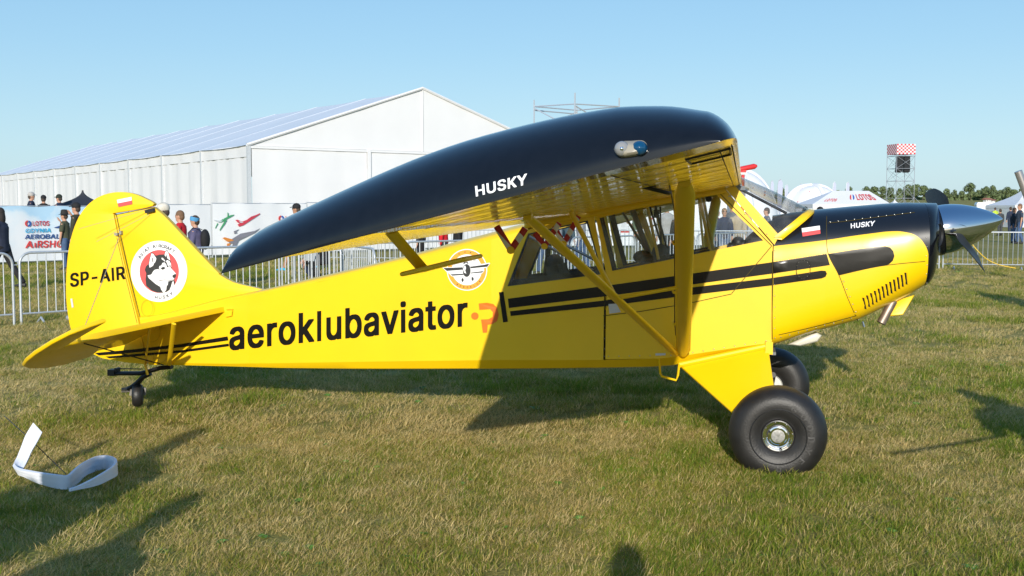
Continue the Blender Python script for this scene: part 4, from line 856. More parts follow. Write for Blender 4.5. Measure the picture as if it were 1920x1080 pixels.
def seat(x, ztop):
    mb = MB(); mb.box((x, 0, .84), (.42, .40, .10)); mb.box((x - .24, 0, (.84 + ztop) / 2), (.09, .42, ztop - .84 + .05), Matrix.Rotation(radians(-12), 3, 'Y'))
    mb.ball((x - .30, 0, ztop), (.07, .20, .10), 14, 8); return mpart('seat', mb, mat('seat_fabric', (.010, .012, .022), .7), None, 50)
seat(-.52, 1.30); seat(-1.30, 1.22)
def tubep(name, a, b, r=.012, m=M_tube): mb = MB(); mb.tube([a, b], r, 8); return mpart(name, mb, m)
for s_ in (-1, 1):
    Y = s_ * .335
    f = lambda px, py: (lambda v: Vector((v.x, Y, v.z)))(L(px, py, -.33))
    tubep('frame_tube', f(1311, 366), f(1332, 472), .0115, M_yel); tubep('frame_tube', f(1214, 386), f(1236, 492), .011, M_yel)
    tubep('frame_tube', f(985, 440), f(1132, 517), .010, M_alu)
tubep('frame_tube', L(1184, 388, .20), L(1222, 492, .20), .022, M_tube); tubep('frame_tube', L(1166, 396, .05), L(1224, 490, .25), .010, M_tube)
for a, b, r in (((1217, 384), (1247, 480), .008), ((1228, 384), (1254, 478), .008), ((1238, 388), (1240, 470), .006)):
    tubep('seat_belt', L(*a, .1), L(*b, -.02), r, M_dark)
mb = MB(); mb.box(L(1231, 401, .1), (.04, .03, .06)); mpart('belt_reel', mb, M_dark)
tubep('door_jamb', L(1034, 420, .3), L(1022, 520, .3), .02, M_dark)
mb = MB(); mb.ball(L(1205, 482, -.1), (.07, .05, .05), 12, 8); mb.ball(L(1222, 486, -.1), (.09, .08, .04), 12, 8); mpart('headset', mb, M_dark, None, 60)
mb = MB(); mb.ball(L(1384, 455, -.1), (.045, .05, .045), 12, 8); mb.ball(L(1372, 462, -.1), (.035, .04, .03), 12, 8); mb.ball(L(1394, 459, -.1), (.04, .04, .035), 12, 8); mpart('camera_on_sill', mb, M_dark, None, 60)
mb = MB(); v = L(1329, 373, -.355); mb.lathe([(0, -.006), (.019, -.006), (.022, 0), (.019, .006), (0, .006)], 20, frame_z(Vector((0, 1, 0)), v)); mpart('window_vent', mb, M_dark)
strut('sun_visor_arm', [L(1383, 352, -.05), L(1475, 400, -.05)], .02, .014, M_dark)
mb = MB(); mb.tube([L(1385, 352, -.05), L(1397, 385, -.08), L(1418, 405, -.08)], .004, 5); mpart('visor_cable', mb, M_dark)
mb = MB(); mb.box(L(1385, 353, 0), (.09, .16, .03)); mb.box(L(1391, 361, 0), (.05, .10, .05)); mpart('roof_fitting', mb, mat('frosted_plastic', (.5, .52, .54), .5))

# ------------------------------------------------------------------ lettering, stripes and badges on the aeroplane
D3 = lambda px, py: S(px, py, .003)
def D(o): return lambda px, py: S(px, py, o)
text_quad('aeroklubaviator', (430, 599), (877, 552), (877, 612.5), (430, 658), D3, 'lettering', M_dec, AC, .035)
poly_decal(circ(890.5, 592.5, 7, 7, 24), D3, 'orange_dot', M_org, AC)
poly_decal([(897.5, 569), (913, 567.5), (925, 570), (932, 577), (935, 590), (932, 602), (924, 607), (914.5, 609), (913.5, 623.5), (905.5, 624), (902, 599), (916, 598.5), (924, 594), (924, 585), (919, 579.5), (899, 581)], D3, 'orange_letter', M_org, AC)
poly_decal([(935.5, 548), (944, 547), (952.5, 603), (943.5, 604.5)], D3, 'letter_bar', M_dec, AC)
poly_decal([(952.5, 560), (1131, 536.5), (1297, 513), (1448, 491.5), (1448, 513), (1297, 533.5), (1131, 556), (954.5, 577.5)], D3, 'stripe', M_dec, AC, 40)
poly_decal([(956.5, 583.5), (1131, 563.5), (1297, 539), (1448, 521), (1448, 535), (1297, 553), (1131, 574.5), (957.5, 592.5)], D3, 'stripe', M_dec, AC, 40)
CG = 14
poly_decal([(1450, 491.2), (1500, 484), (1550, 476.3), (1556, 497), (1500, 505.5), (1450, 512.8)], C, 'stripe', M_dec, AC, CG)
poly_decal([(1450, 520.7), (1500, 513.5), (1540, 507.3), (1548, 508), (1550.5, 513), (1548, 519), (1541, 522), (1500, 527.5), (1450, 534.7)], C, 'stripe', M_dec, AC, CG)
poly_decal([(1553, 476)] + [(1600, 468.5), (1640, 463), (1660, 461.5), (1669, 464), (1675, 471), (1677, 480), (1674, 489), (1667, 495.5), (1650, 499.5), (1600, 509), (1573, 515.5)], C, 'cowl_stripe', M_dec, AC, CG)
poly_decal([(179, 661.5), (250, 655), (340, 645), (427, 630.5), (428.5, 638), (340, 651), (250, 661), (186, 666)], lambda px, py: Vector((S(px, py).x, -max(hw(S(px, py).x), .030) - .006, S(px, py).z)), 'stripe', M_dec, AC, 30)
poly_decal([(198, 668.5), (250, 664), (340, 656.5), (429, 644), (429.5, 649), (340, 661), (250, 668.5), (205, 671.5)], lambda px, py: Vector((S(px, py).x, -max(hw(S(px, py).x), .030) - .006, S(px, py).z)), 'stripe', M_dec, AC, 30)
text_quad('SP-AIR', (131, 512.5), (233.5, 498.5), (235, 523.5), (131.5, 539), FN, 'registration', M_dec, AC, .03)
text_quad('HUSKY', (1595, 419), (1641, 413.5), (1639, 423.5), (1595.5, 428.5), C, 'cowl_lettering', M_wht, AC, .035)
text_quad('HUSKY', (890.5, 349), (988, 325), (988, 346), (892.5, 369), T, 'wingtip_lettering', M_wht, AC, .045)
def flag(TL, TR, BR, BL, fn):
    ml = ((TL[0] + BL[0]) / 2, (TL[1] + BL[1]) / 2); mr_ = ((TR[0] + BR[0]) / 2, (TR[1] + BR[1]) / 2)
    f = poly_decal([TL, TR, mr_, ml], fn, 'flag', M_wht, AC); poly_decal([ml, mr_, BR, BL], fn, 'flag_stripe', M_hred, f)
flag((219, 374.6), (246.5, 369), (247.8, 382.8), (222, 388), FN)
flag((1503, 428), (1537, 423), (1538.5, 438), (1505, 443.5), C)
# husky badge on the fin
fb = lambda o: (lambda u, v: L(230 + u / 7.714, 440 + v / 7.714, -.031 - o))
B0 = poly_decal(circ(526, 530, 408, 442, 64), fb(0), 'badge', M_wht, AC)
M_bdark = mat('badge_black', (.035, .035, .035), .4)
poly_decal(circ(529, 532, 284, 311, 56), fb(.0015), 'badge_disc', M_hred, B0)
dog = [(413, 250), (447, 272), (480, 303), (530, 287), (600, 285), (612, 240), (640, 213), (668, 262), (682, 330), (697, 395), (700, 440), (715, 500), (745, 530), (775, 570), (770, 600), (745, 655), (762, 690), (745, 730), (700, 780), (640, 825), (585, 840), (500, 838), (420, 810), (340, 740), (330, 650), (340, 560), (320, 510), (335, 460), (375, 420), (385, 350), (405, 290)]
poly_decal(dog, fb(.003), 'badge_head', M_bdark, B0)
for p in ([(360, 590), (415, 577), (440, 532), (465, 507), (510, 500), (560, 515), (610, 500), (640, 472), (690, 470), (713, 500), (743, 532), (773, 568), (742, 574), (720, 590), (725, 620), (750, 628), (735, 655), (690, 668), (660, 675), (655, 720), (635, 745), (630, 800), (600, 835), (585, 835), (555, 790), (545, 755), (480, 715), (420, 665), (375, 625)],
          [(525, 480), (532, 455), (560, 445), (575, 410), (605, 400), (630, 430), (640, 470), (620, 498), (560, 512), (530, 500)],
          [(625, 380), (650, 368), (680, 385), (698, 420), (703, 465), (680, 480), (655, 450), (640, 410)],
          [(418, 268), (445, 280), (487, 345), (470, 400), (455, 410), (440, 450), (390, 478), (380, 430), (395, 350)],
          [(638, 225), (660, 265), (678, 330), (688, 375), (650, 345), (605, 295), (618, 250)],
          [(560, 335), (580, 335), (610, 370), (618, 395), (595, 375), (565, 355)],
          [(735, 665), (715, 690), (700, 750), (675, 800), (730, 750), (745, 722), (738, 690)]):
    poly_decal(p, fb(.0045), 'badge_patch', M_wht, B0)
for p in ([(548, 485), (585, 463), (617, 475), (603, 500), (570, 507)], [(670, 450), (685, 438), (696, 452), (688, 472)], [(718, 590), (745, 572), (772, 575), (765, 610), (740, 628), (722, 615)],
          [(425, 330), (440, 345), (444, 400), (455, 412), (430, 392)], [(632, 290), (645, 310), (642, 345), (628, 312)], [(495, 650), (540, 666), (600, 658), (690, 663), (740, 640), (746, 634), (690, 655), (600, 650), (545, 656)], [(700, 672), (658, 676), (654, 722), (640, 745), (636, 810), (670, 790), (695, 740)]):
    poly_decal(p, fb(.006), 'badge_mark', M_bdark, B0)
arc_text('AVIAT AIRCRAFT', 526, 530, 335, 368, 146, 52, 62, fb(.0015), 'badge_lettering', M_bdark, B0, bold=.0)
arc_text('HUSKY', 526, 530, 342, 380, 263, 301, 62, fb(.0015), 'badge_lettering', M_bdark, B0, inner=True, bold=.0)
# round club badge on the fuselage side
ab = lambda o: (lambda u, v: S(820 + u / 9.82, 450 + v / 9.82, .003 + o))
A0 = poly_decal(circ(548, 548, 372, 384, 64), ab(0), 'badge', M_wht, AC)
poly_decal(circ(548, 548, 355, 366, 64), ab(.0015), 'badge_ring', M_lorg, A0)
poly_decal(circ(548, 548, 276, 284, 56), ab(.003), 'badge_disc', M_wht, A0)
poly_decal([(98, 508), (470, 485), (480, 470), (620, 470), (965, 418), (975, 432), (930, 500), (860, 520), (870, 560), (835, 612), (480, 660), (270, 668), (230, 625), (180, 590)], ab(.0045), 'badge_patch', M_wht, A0)
for p in ([(115, 515), (470, 500), (478, 545), (180, 568)], [(610, 490), (870, 455), (962, 432), (925, 490), (620, 520)], [(245, 630), (490, 620), (485, 642), (280, 655)], [(620, 600), (855, 570), (830, 597), (620, 614)],
          circ(545, 560, 72, 118, 28), circ(470, 735, 20, 35, 16), circ(655, 715, 20, 35, 16), [(400, 450), (490, 490), (488, 496)], [(668, 425), (575, 490), (580, 496)], [(500, 670), (470, 705), (476, 708)], [(600, 660), (650, 690), (646, 695)]):
    poly_decal(p, ab(.006), 'badge_mark', M_bdark, A0)
poly_decal([(500, 480), (525, 470), (535, 520), (520, 560), (540, 620), (500, 600), (480, 540)], ab(.0075), 'badge_patch', M_wht, A0)
for cx, cy in ((403, 255), (512, 222), (615, 232)):
    poly_decal([(cx + (18 if k % 2 == 0 else 7.5) * sin(pi * k / 5), cy - (18 if k % 2 == 0 else 7.5) * cos(pi * k / 5)) for k in range(10)], ab(.003), 'badge_star', M_bdark, A0)
arc_text('AEROKLUB', 548, 548, 315, 322, 236, 319, 42, ab(.003), 'badge_lettering', M_bdark, A0, inner=True, bold=.0)
text_quad('A', (487, 372), (572, 370), (582, 432), (482, 440), ab(.0075), 'badge_lettering', M_bdark, A0, .0)
text_quad('AVI', (385, 395), (465, 390), (465, 425), (385, 430), ab(.0045), 'badge_lettering', mat('badge_grey', (.4, .4, .4), .5), A0, .0)
text_quad('TOR', (588, 368), (715, 360), (715, 398), (588, 408), ab(.0045), 'badge_lettering', mat('badge_grey', (.4, .4, .4), .5), A0, .0)
# louvres
for i in range(12):
    f = i / 11; bx, by = 1623 + 77 * f, 579 - 46 * f; tx, ty = 1618.5 + 79 * f, 558 - 47 * f
    mb = MB(); a = C(tx, ty, .002); b = C(bx, by, .002); d = Vector((.012, 0, 0)); o_ = Vector((0, -.005, 0))
    mb.add([a - d * .2, a + d, b + d, b - d * .2, a + d * .7 + o_, b + d * .7 + o_], [(0, 3, 5, 4), (4, 5, 2, 1), (0, 4, 1), (3, 2, 5), (0, 1, 2, 3)])
    lv = mb.build('louvre', M_yel, AC); mb = MB(); e_ = Vector((-.004, -.004, 0)); mb.add([a - d * .2 + e_ , a + Vector((.0045, -.0065, 0)), b + Vector((.0045, -.0065, 0)), b - d * .2 + e_], [(0, 1, 2, 3)]); mb.build('louvre_slot', M_dark, lv)
# seams
SEAM = [[(1134, 518), (1132, 674)], [(1347, 360), (1447, 461)], [(1447, 461), (1372, 550)], [(1131, 592), (1200, 584), (1290, 569), (1372, 551)]]
for s_ in SEAM: strip_px(s_, 1.3, lambda x, y: S(x, y, .0035), 'panel_seam', M_line, AC)
for s_ in ([(1550, 405), (1550, 440), (1553, 476), (1573, 516), (1590, 560), (1609, 603)], [(1449, 470), (1448, 560), (1448, 636)], [(1553, 418), (1600, 413), (1660, 405), (1715, 398)], [(1573, 516), (1650, 499), (1735, 490)], [(1460, 628), (1530, 612), (1606, 592)]):
    P = smooth_poly(s_, 6, False); strip_px(P, 1.2, lambda x, y: C(x, y, .0025), 'panel_seam', M_line, AC)
strip_px([(216, 403), (290, 388)], 1.3, lambda x, y: FN(x, y, .0285), 'rudder_gap', M_line, AC)
strip_px([(p[0] + 2, p[1]) for p in FH[:5]], 1.6, lambda x, y: FN(x, y, .0285), 'rudder_gap', M_line, AC)
strip_px([(p[0] - 5, p[1] + 6) for p in FH[1:4]], .8, lambda x, y: FN(x, y, .0275), 'rudder_gap', M_line, AC)
for c_ in ((276, 578, 11, 15), (285, 622, 16, 19), (300, 669, 12, 11)):
    q = circ(*c_[:2], c_[2], c_[3], 28); strip_px(q + q[:1], .6, lambda x, y: L(x, y, -.034) if S(x, y).x < -4.9 else Vector((S(x, y).x, -hw(S(x, y).x) - .006, S(x, y).z)), 'inspection_ring', mat('faint_line', (.5, .33, 0), .6), AC)
# fasteners: small domes, many, one part
mb = MB()
for i in range(9): v = S(1141 + i * 19.5 if i < 7 else 1141, 668 - i * .3, .001) if i < 7 else None; (mb.ball(v, (.004, .003, .004), 6, 4) if v else None)
for y_ in (592, 611, 635, 654, 668): mb.ball(S(1133, y_, .001), (.004, .003, .004), 6, 4)
for i in range(8): mb.ball(S(1299 + i * 19.6, 661 - i * 3.1, .001), (.0045, .003, .0045), 6, 4)
for y_ in (470, 494, 513, 534, 555, 576, 596, 616, 634): mb.ball(C(1452.5, y_, .001), (.0045, .003, .0045), 6, 4)
for i in range(9): mb.ball(C(1464 + i * 16.5, 632 - i * 4.4, .001), (.0045, .003, .0045), 6, 4)
for i in range(6): mb.ball(C(1582 + i * 5.6, 528 + i * 14.2, .001), (.005, .003, .005), 6, 4)
for i in range(11): mb.ball(C(1557 + i * 15, 416.5 - i * 1.75, .001), (.0055, .003, .0055), 6, 4)
for i in range(22): mb.ball(C(1456 + i * 4.4, 491 - i * .72, .001), (.004, .003, .004), 6, 4)
for i in range(6): mb.ball(C(1737 + (i % 2), 446 + i * 17, .001), (.004, .003, .004), 6, 4)
for a in np.linspace(0, 2 * pi, 14, False): mb.ball(C(1506 + 13 * cos(a), 505 + 17 * sin(a), .001), (.0035, .0025, .0035), 6, 4)
for px, py in ((1397, 401), (1438, 439), (1367, 368)): mb.ball(S(px, py, .004), (.005, .003, .005), 6, 4)
FAS = mpart('fasteners', mb, mat('steel_screw', (.55, .52, .45), .3, metal=1), None, 60); FAS['kind'] = 'stuff'
mb = MB(); P = [C(1506 + 13 * (abs(cos(a)) ** .6) * (1 if cos(a) > 0 else -1), 505 + 17 * (abs(sin(a)) ** .6) * (1 if sin(a) > 0 else -1), .002) for a in np.linspace(0, 2 * pi, 40, False)]; mb.tube(P + P[:1], .0022, 4); mpart('access_panel', mb, M_dec)
poly_decal([(1141, 570), (1156, 569), (1164, 585), (1143, 588)], lambda x, y: S(x, y, .006), 'placard', mat('placard', (.6, .6, .6), .5), AC)
poly_decal([(1229, 662.5), (1248, 662), (1248, 666), (1229, 666.5)], lambda x, y: S(x, y, .004), 'placard', mat('placard', (.6, .6, .6), .5), AC)
poly_decal([(132, 560), (135.5, 560), (138, 576), (134.5, 577)], FN, 'placard', mat('placard', (.6, .6, .6), .5), AC)

# ------------------------------------------------------------------ marquee
def gx(px, d): return (px - 960) / FOC * d
M_tent = mat('tent_fabric', (.71, .71, .72), .55, noise=.04, nscale=.6, bump=.25, bscale=1.2)
M_tentroof = mat('tent_roof_fabric', (.70, .72, .75), .45, noise=.06, nscale=.4, bump=.2, bscale=.8)
M_post = mat('tent_aluminium', (.50, .53, .56), .5, noise=.1)
def marquee():
    D0 = 45.0; C0 = Vector((gx(470, D0), D0, 0)); ze = HC + (HORIZON - 274) * D0 / FOC
    s_ = Vector((-29.5, 41.0, 0)).normalized(); w_ = Vector((s_.y, -s_.x, 0)); W = 16.5
    rz = atan2(w_.y, w_.x)
    r = tag(empty('event_marquee', C0, rz), 'very large white marquee with a peaked gable end and a long side wall of curtains', 'marquee')
    pk = C0 + w_ * W / 2; zp = HC + (HORIZON - 170) * pk.y / FOC
    # local frame: x along the gable, y along the side wall
    def wall(a, b, z0, z1, name, m, n=16, amp=.03, sag=0):
        V = []; F = []; a = Vector(a); b = Vector(b); d = (b - a); nn = Vector((-d.y, d.x, 0)).normalized(); rows = 5
        ph = rnd.random() * 6
        for j in range(rows):
            f = j / (rows - 1)
            for i in range(n + 1):
                t = i / n; q = a + d * t + nn * (amp * sin(t * 19 + ph) * (.35 + .65 * (1 - f)) + amp * .5 * sin(t * 43 + ph * 2 + f))
                V.append((q.x, q.y, z0 + (z1 - z0) * f))
        for j in range(rows - 1):
            for i in range(n): k = j * (n + 1) + i; F.append((k, k + 1, k + n + 2, k + n + 1))
        return mesh_obj(name, V, F, m, r, smooth=True)
    bay = 5.4; nb = 10; Ly = bay * nb
    for k in range(nb):
        y0, y1 = k * bay, (k + 1) * bay
        wall((0, y0 + .08, 0), (0, y1 - .08, 0), .05, ze - .42, 'wall_panel', M_tent, amp=.05)
        wall((-.04, y0 + .02, 0), (-.04, y1 - .02, 0), ze - .45, ze + .02, 'valance', M_tent, amp=.02)
        for x0, x1, za, zb in ((-.12, W / 2, ze + .02, zp), (W + .12, W / 2, ze + .02, zp)):
            V = []; F = []
            for j in range(7):
                f = j / 6
                for i in range(7):
                    t = i / 6; V.append((x0 + (x1 - x0) * f, y0 + .03 + (bay - .06) * t, za + (zb - za) * f - .05 * sin(pi * t)))
            for j in range(6):
                for i in range(6): q = j * 7 + i; F.append((q, q + 1, q + 8, q + 7))
            mesh_obj('roof_panel', V, F, M_tentroof, r, smooth=True)
    for k in range(nb + 1):
        mb = MB(); mb.box((-.02, k * bay, ze / 2), (.14, .16, ze)); mb.build('post', M_post, r)
        mb = MB(); mb.tube([(-.12, k * bay, ze - .005), (W / 2, k * bay, zp - .015), (W + .12, k * bay, ze - .005)], .035, 6); mb.build('rafter', mat('rafter_strip', (.66, .69, .73), .5), r)
    # gable end
    gp = [0, 5.5, 11, W]
    for i in range(3):
        wall((gp[i] + .1, -.02, 0), (gp[i + 1] - .1, -.02, 0), .05, ze - .12, 'gable_wall_panel', M_tent, amp=.02)
        mb = MB(); mb.box((gp[i + 1] if i < 2 else W, -.05, ze / 2), (.16, .08, ze)); mb.build('post', M_tent, r)
    mb = MB(); mb.box((W / 2, -.04, ze - .06), (W, .06, .10)); mb.build('gable_beam', M_tent, r)
    for x0, x1, z0, z1 in ((0, W / 2, ze, zp), (W / 2, W, zp, ze)):
        V = [(x0, -.02, ze), (x1, -.02, ze), (x1, -.02, z1), (x0, -.02, z0)]; n = 8; V = []; F = []
        for i in range(n + 1):
            t = i / n; x = x0 + (x1 - x0) * t
            zt = z0 + (z1 - z0) * t
            for j in range(5): V.append((x, -.02 + .015 * sin(i * 2.1 + j), ze + max(.001, zt - ze) * j / 4))
        for i in range(n):
            for j in range(4): q = i * 5 + j; F.append((q, q + 5, q + 6, q + 1))
        mesh_obj('gable_panel', V, F, M_tent, r, smooth=True)
    mb = MB(); mb.tube([(-.1, -.06, ze + .03), (W / 2, -.06, zp + .04), (W + .1, -.06, ze + .03)], .07, 6); mb.build('gable_trim', M_tent, r)
    mb = MB(); mb.box((W / 2, -.045, (zp + ze) / 2), (.05, .04, zp - ze)); mb.build('gable_seam', M_tent, r)
marquee()
# ------------------------------------------------------------------ banners on the inner fence
M_ban = mat('banner_vinyl', (.78, .79, .82), .42, noise=.03, nscale=.8, bump=.12, bscale=2.5)
def sky_banner():
    m = mat('sky_print_vinyl', (.8, .8, .8), .42); nt = m.node_tree; b = nt.nodes['Principled BSDF']; tc = nt.nodes.new('ShaderNodeTexCoord')
    n = nt.nodes.new('ShaderNodeTexNoise'); n.inputs['Scale'].default_value = 1.1; n.inputs['Detail'].default_value = 6; nt.links.new(tc.outputs['Object'], n.inputs['Vector'])
    sp = nt.nodes.new('ShaderNodeSeparateXYZ'); nt.links.new(tc.outputs['Object'], sp.inputs[0])
    ma = nt.nodes.new('ShaderNodeMath'); ma.operation = 'MULTIPLY_ADD'; ma.inputs[1].default_value = .30; nt.links.new(sp.outputs['Z'], ma.inputs[0]); nt.links.new(n.outputs['Fac'], ma.inputs[2])
    cr = nt.nodes.new('ShaderNodeValToRGB'); e = cr.color_ramp.elements; e[0].position = .72; e[0].color = (.72, .75, .80, 1); e[1].position = 1.08 - .06; e[1].color = (.42, .62, .80, 1)
    k = e.new(.9); k.color = (.64, .73, .81, 1)
    nt.links.new(ma.outputs[0], cr.inputs[0]); nt.links.new(cr.outputs[0], b.inputs['Base Color']); return m
M_sky = sky_banner()
BA = Vector((gx(0, 32), 32, 0)); BB = Vector((gx(1060, 50), 50, 0)); BD = (BB - BA).normalized(); BN = Vector((BD.y, -BD.x, 0))
def bs(px):                                       # run along the banner line where a reading crosses it
    k = (px - 960) / FOC; return (k * BA.y - BA.x) / (BD.x - k * BD.y)
P_lr = mat('lotos_red_print', (.52, .03, .05), .5); P_lb = mat('lotos_blue_print', (.02, .10, .42), .5); P_cy = mat('cyan_print', (.05, .42, .70), .5)
P_nv = mat('navy_print', (.03, .08, .25), .5); P_rd = mat('airshow_red_print', (.62, .05, .05), .5)
def swirl(fn, cx, cy, r, parent):
    """red and blue comma emblem"""
    def comma(sg, m):
        p = [];
        for k in range(13): a = radians(100 + k * 14) + (0 if sg > 0 else pi); p.append((cx + r * cos(a), cy + r * sin(a)))
        for k in range(9): a = radians(268 - k * 19) + (0 if sg > 0 else pi); p.append((cx + r * .42 * cos(a) - sg * .0 * r, cy + r * .52 * sin(a)))
        poly_decal(p, fn, 'emblem', m, parent)
    comma(1, P_rd); comma(-1, P_lb)
def banner(px0, px1, top_px, m, label, prints=None, zb=.10):
    s0, s1 = bs(px0), bs(px1); p0 = BA + BD * s0; r = tag(empty('fence_banner', p0, atan2(BD.y, BD.x)), label, 'banner', 'printed banners along the inner fence')
    Ln = s1 - s0; zt = HC + (HORIZON - top_px) * (p0 + BD * Ln / 2).y / FOC; n = int(max(14, Ln * 5)); V = []; F = []; ph = rnd.random() * 5
    off = lambda x, z: .02 * sin(x * 2.3 + ph) + .012 * sin(x * 6.1 + z * 2)
    for j in range(7):
        z = zb + (zt - zb) * j / 6
        for i in range(n + 1): x = Ln * i / n; V.append((x, off(x, z), z - (.015 * sin(x * 5) if j == 6 else 0)))
    for j in range(6):
        for i in range(n): k = j * (n + 1) + i; F.append((k, k + 1, k + n + 2, k + n + 1))
    mesh_obj('cloth', V, F, m, r, smooth=True)
    for x in np.arange(0, Ln + .01, Ln / max(1, round(Ln / 2.5))):
        mb = MB(); mb.tube([(x, .06, 0), (x, .06, zt + .04)], .02, 6); mb.build('post', M_galv, r)
    mb = MB(); mb.tube([(0, .05, zt + .01), (Ln, .05, zt + .01)], .016, 6); mb.build('top_rail', M_galv, r)
    mb = MB(); mb.tube([(0, .05, .09), (Ln, .05, .09)], .016, 6); mb.build('bottom_rail', M_galv, r)
    if prints:
        def fn(px, py, o=.035):
            s_ = bs(px); q = BA + BD * s_; x = s_ - s0; z = HC + (HORIZON - py) * q.y / FOC * 1.0; return Vector((x, off(x, z) - o, z))
        prints(fn, r)
    return r
def pr_lotos(fn, r):
    swirl(fn, 53, 419, 6, r)
    text_quad('LOTOS', (62, 414.5), (93.5, 414), (93.5, 423), (62, 423.5), fn, 'lettering', P_lr, r)
    text_quad('GDYNIA', (47.5, 428.5), (96, 427.5), (96, 435.5), (47.5, 436.5), fn, 'lettering', P_cy, r, shear=.12)
    text_quad('AEROBALTIC', (46, 439.5), (137, 438), (137, 447), (46, 448), fn, 'lettering', P_nv, r, shear=.12)
    text_quad('A', (46.5, 452), (61, 451.5), (61, 464.5), (46.5, 465), fn, 'lettering', P_rd, r, shear=.12)
    text_quad('I', (64, 455), (67, 455), (66.5, 464), (63.5, 464), fn, 'lettering', P_rd, r)
    text_quad('RSHOW', (69, 451), (137, 450), (137, 463.5), (69, 464.5), fn, 'lettering', P_rd, r, shear=.12)
    poly_decal([(101, 426.5), (119, 421), (125, 421), (124, 430)], fn, 'pennant_print', P_nv, r)
def pr_jets(fn, r):
    g1 = mat('jet_green', (.06, .32, .14), .5); g2 = mat('jet_red', (.55, .05, .08), .5); g3 = mat('jet_grey', (.20, .20, .24), .5); g4 = mat('jet_orange', (.62, .22, .04), .5); g5 = mat('jet_pale', (.5, .55, .6), .5)
    w = lambda pts: [(230 + u / 7.7125, 360 + v / 7.7125) for u, v in pts]
    f2 = lambda px, py: fn(px, py, .040)
    poly_decal(w([(1400, 435), (1440, 395), (1500, 365), (1560, 335), (1620, 325), (1600, 345), (1530, 380), (1480, 410), (1420, 440)]), fn, 'jet_print', g1, r)
    poly_decal(w([(1312, 398), (1400, 412), (1470, 380), (1430, 430), (1390, 440), (1330, 410)]), fn, 'jet_print', g5, r)
    poly_decal(w([(1480, 405), (1510, 400), (1470, 470), (1405, 560), (1400, 545), (1450, 455)]), f2, 'jet_print', g1, r)
    poly_decal(w([(1370, 450), (1385, 455), (1345, 530), (1340, 520)]), fn, 'jet_print', g1, r); poly_decal(w([(1518, 295), (1530, 300), (1535, 350), (1515, 365)]), f2, 'jet_print', g1, r)
    poly_decal(w([(1660, 470), (1720, 430), (1790, 400), (1850, 355), (1930, 330), (1985, 305), (1990, 318), (1900, 375), (1820, 425), (1740, 480), (1680, 500)]), fn, 'jet_print', g2, r)
    poly_decal(w([(1628, 402), (1660, 400), (1760, 440), (1740, 455), (1660, 440)]), f2, 'jet_print', g2, r); poly_decal(w([(1680, 425), (1700, 420), (1740, 442), (1700, 445)]), lambda a, b: fn(a, b, .045), 'jet_print', g5, r)
    poly_decal(w([(1540, 700), (1600, 660), (1700, 600), (1800, 580), (1900, 560), (1990, 520), (1900, 590), (1800, 640), (1700, 690), (1600, 740), (1530, 745)]), fn, 'jet_print', g3, r)
    poly_decal(w([(1438, 665), (1470, 652), (1570, 680), (1600, 700), (1520, 720), (1490, 705)]), f2, 'jet_print', g4, r); poly_decal(w([(1500, 745), (1555, 735), (1530, 780), (1500, 795)]), f2, 'jet_print', g4, r)
    poly_decal(w([(1590, 720), (1680, 685), (1640, 760), (1580, 800), (1570, 790)]), f2, 'jet_print', g3, r); poly_decal(w([(1605, 565), (1685, 535), (1640, 575), (1660, 590), (1610, 605)]), fn, 'jet_print', g3, r)
    swirl(fn, 528, 409.5, 5.6, r)
    text_quad('LOTOS', (536, 405), (566, 404.5), (566, 413.5), (536, 414), fn, 'lettering', P_rd, r)
    text_quad('GDYNIA', (523, 419), (570, 418.5), (570, 426.5), (523, 427), fn, 'lettering', P_cy, r, shear=.12)
banner(-330, -120, 388, M_ban, 'white fence banner beyond the left edge of the picture')
banner(-118, 243, 387, M_sky, 'fence banner printed with blue sky and the words GDYNIA AEROBALTIC AIRSHOW', pr_lotos)
banner(244, 397, 384, M_ban, 'plain white fence banner behind the people beside the tail fin')
banner(400, 576, 382, M_ban, 'white fence banner printed with three jets and LOTOS', pr_jets)
banner(578, 800, 381, M_ban, 'plain white fence banner right of the man in the grey shirt')
banner(802, 1060, 380, M_ban, 'plain white fence banner hidden mostly by the black wingtip')
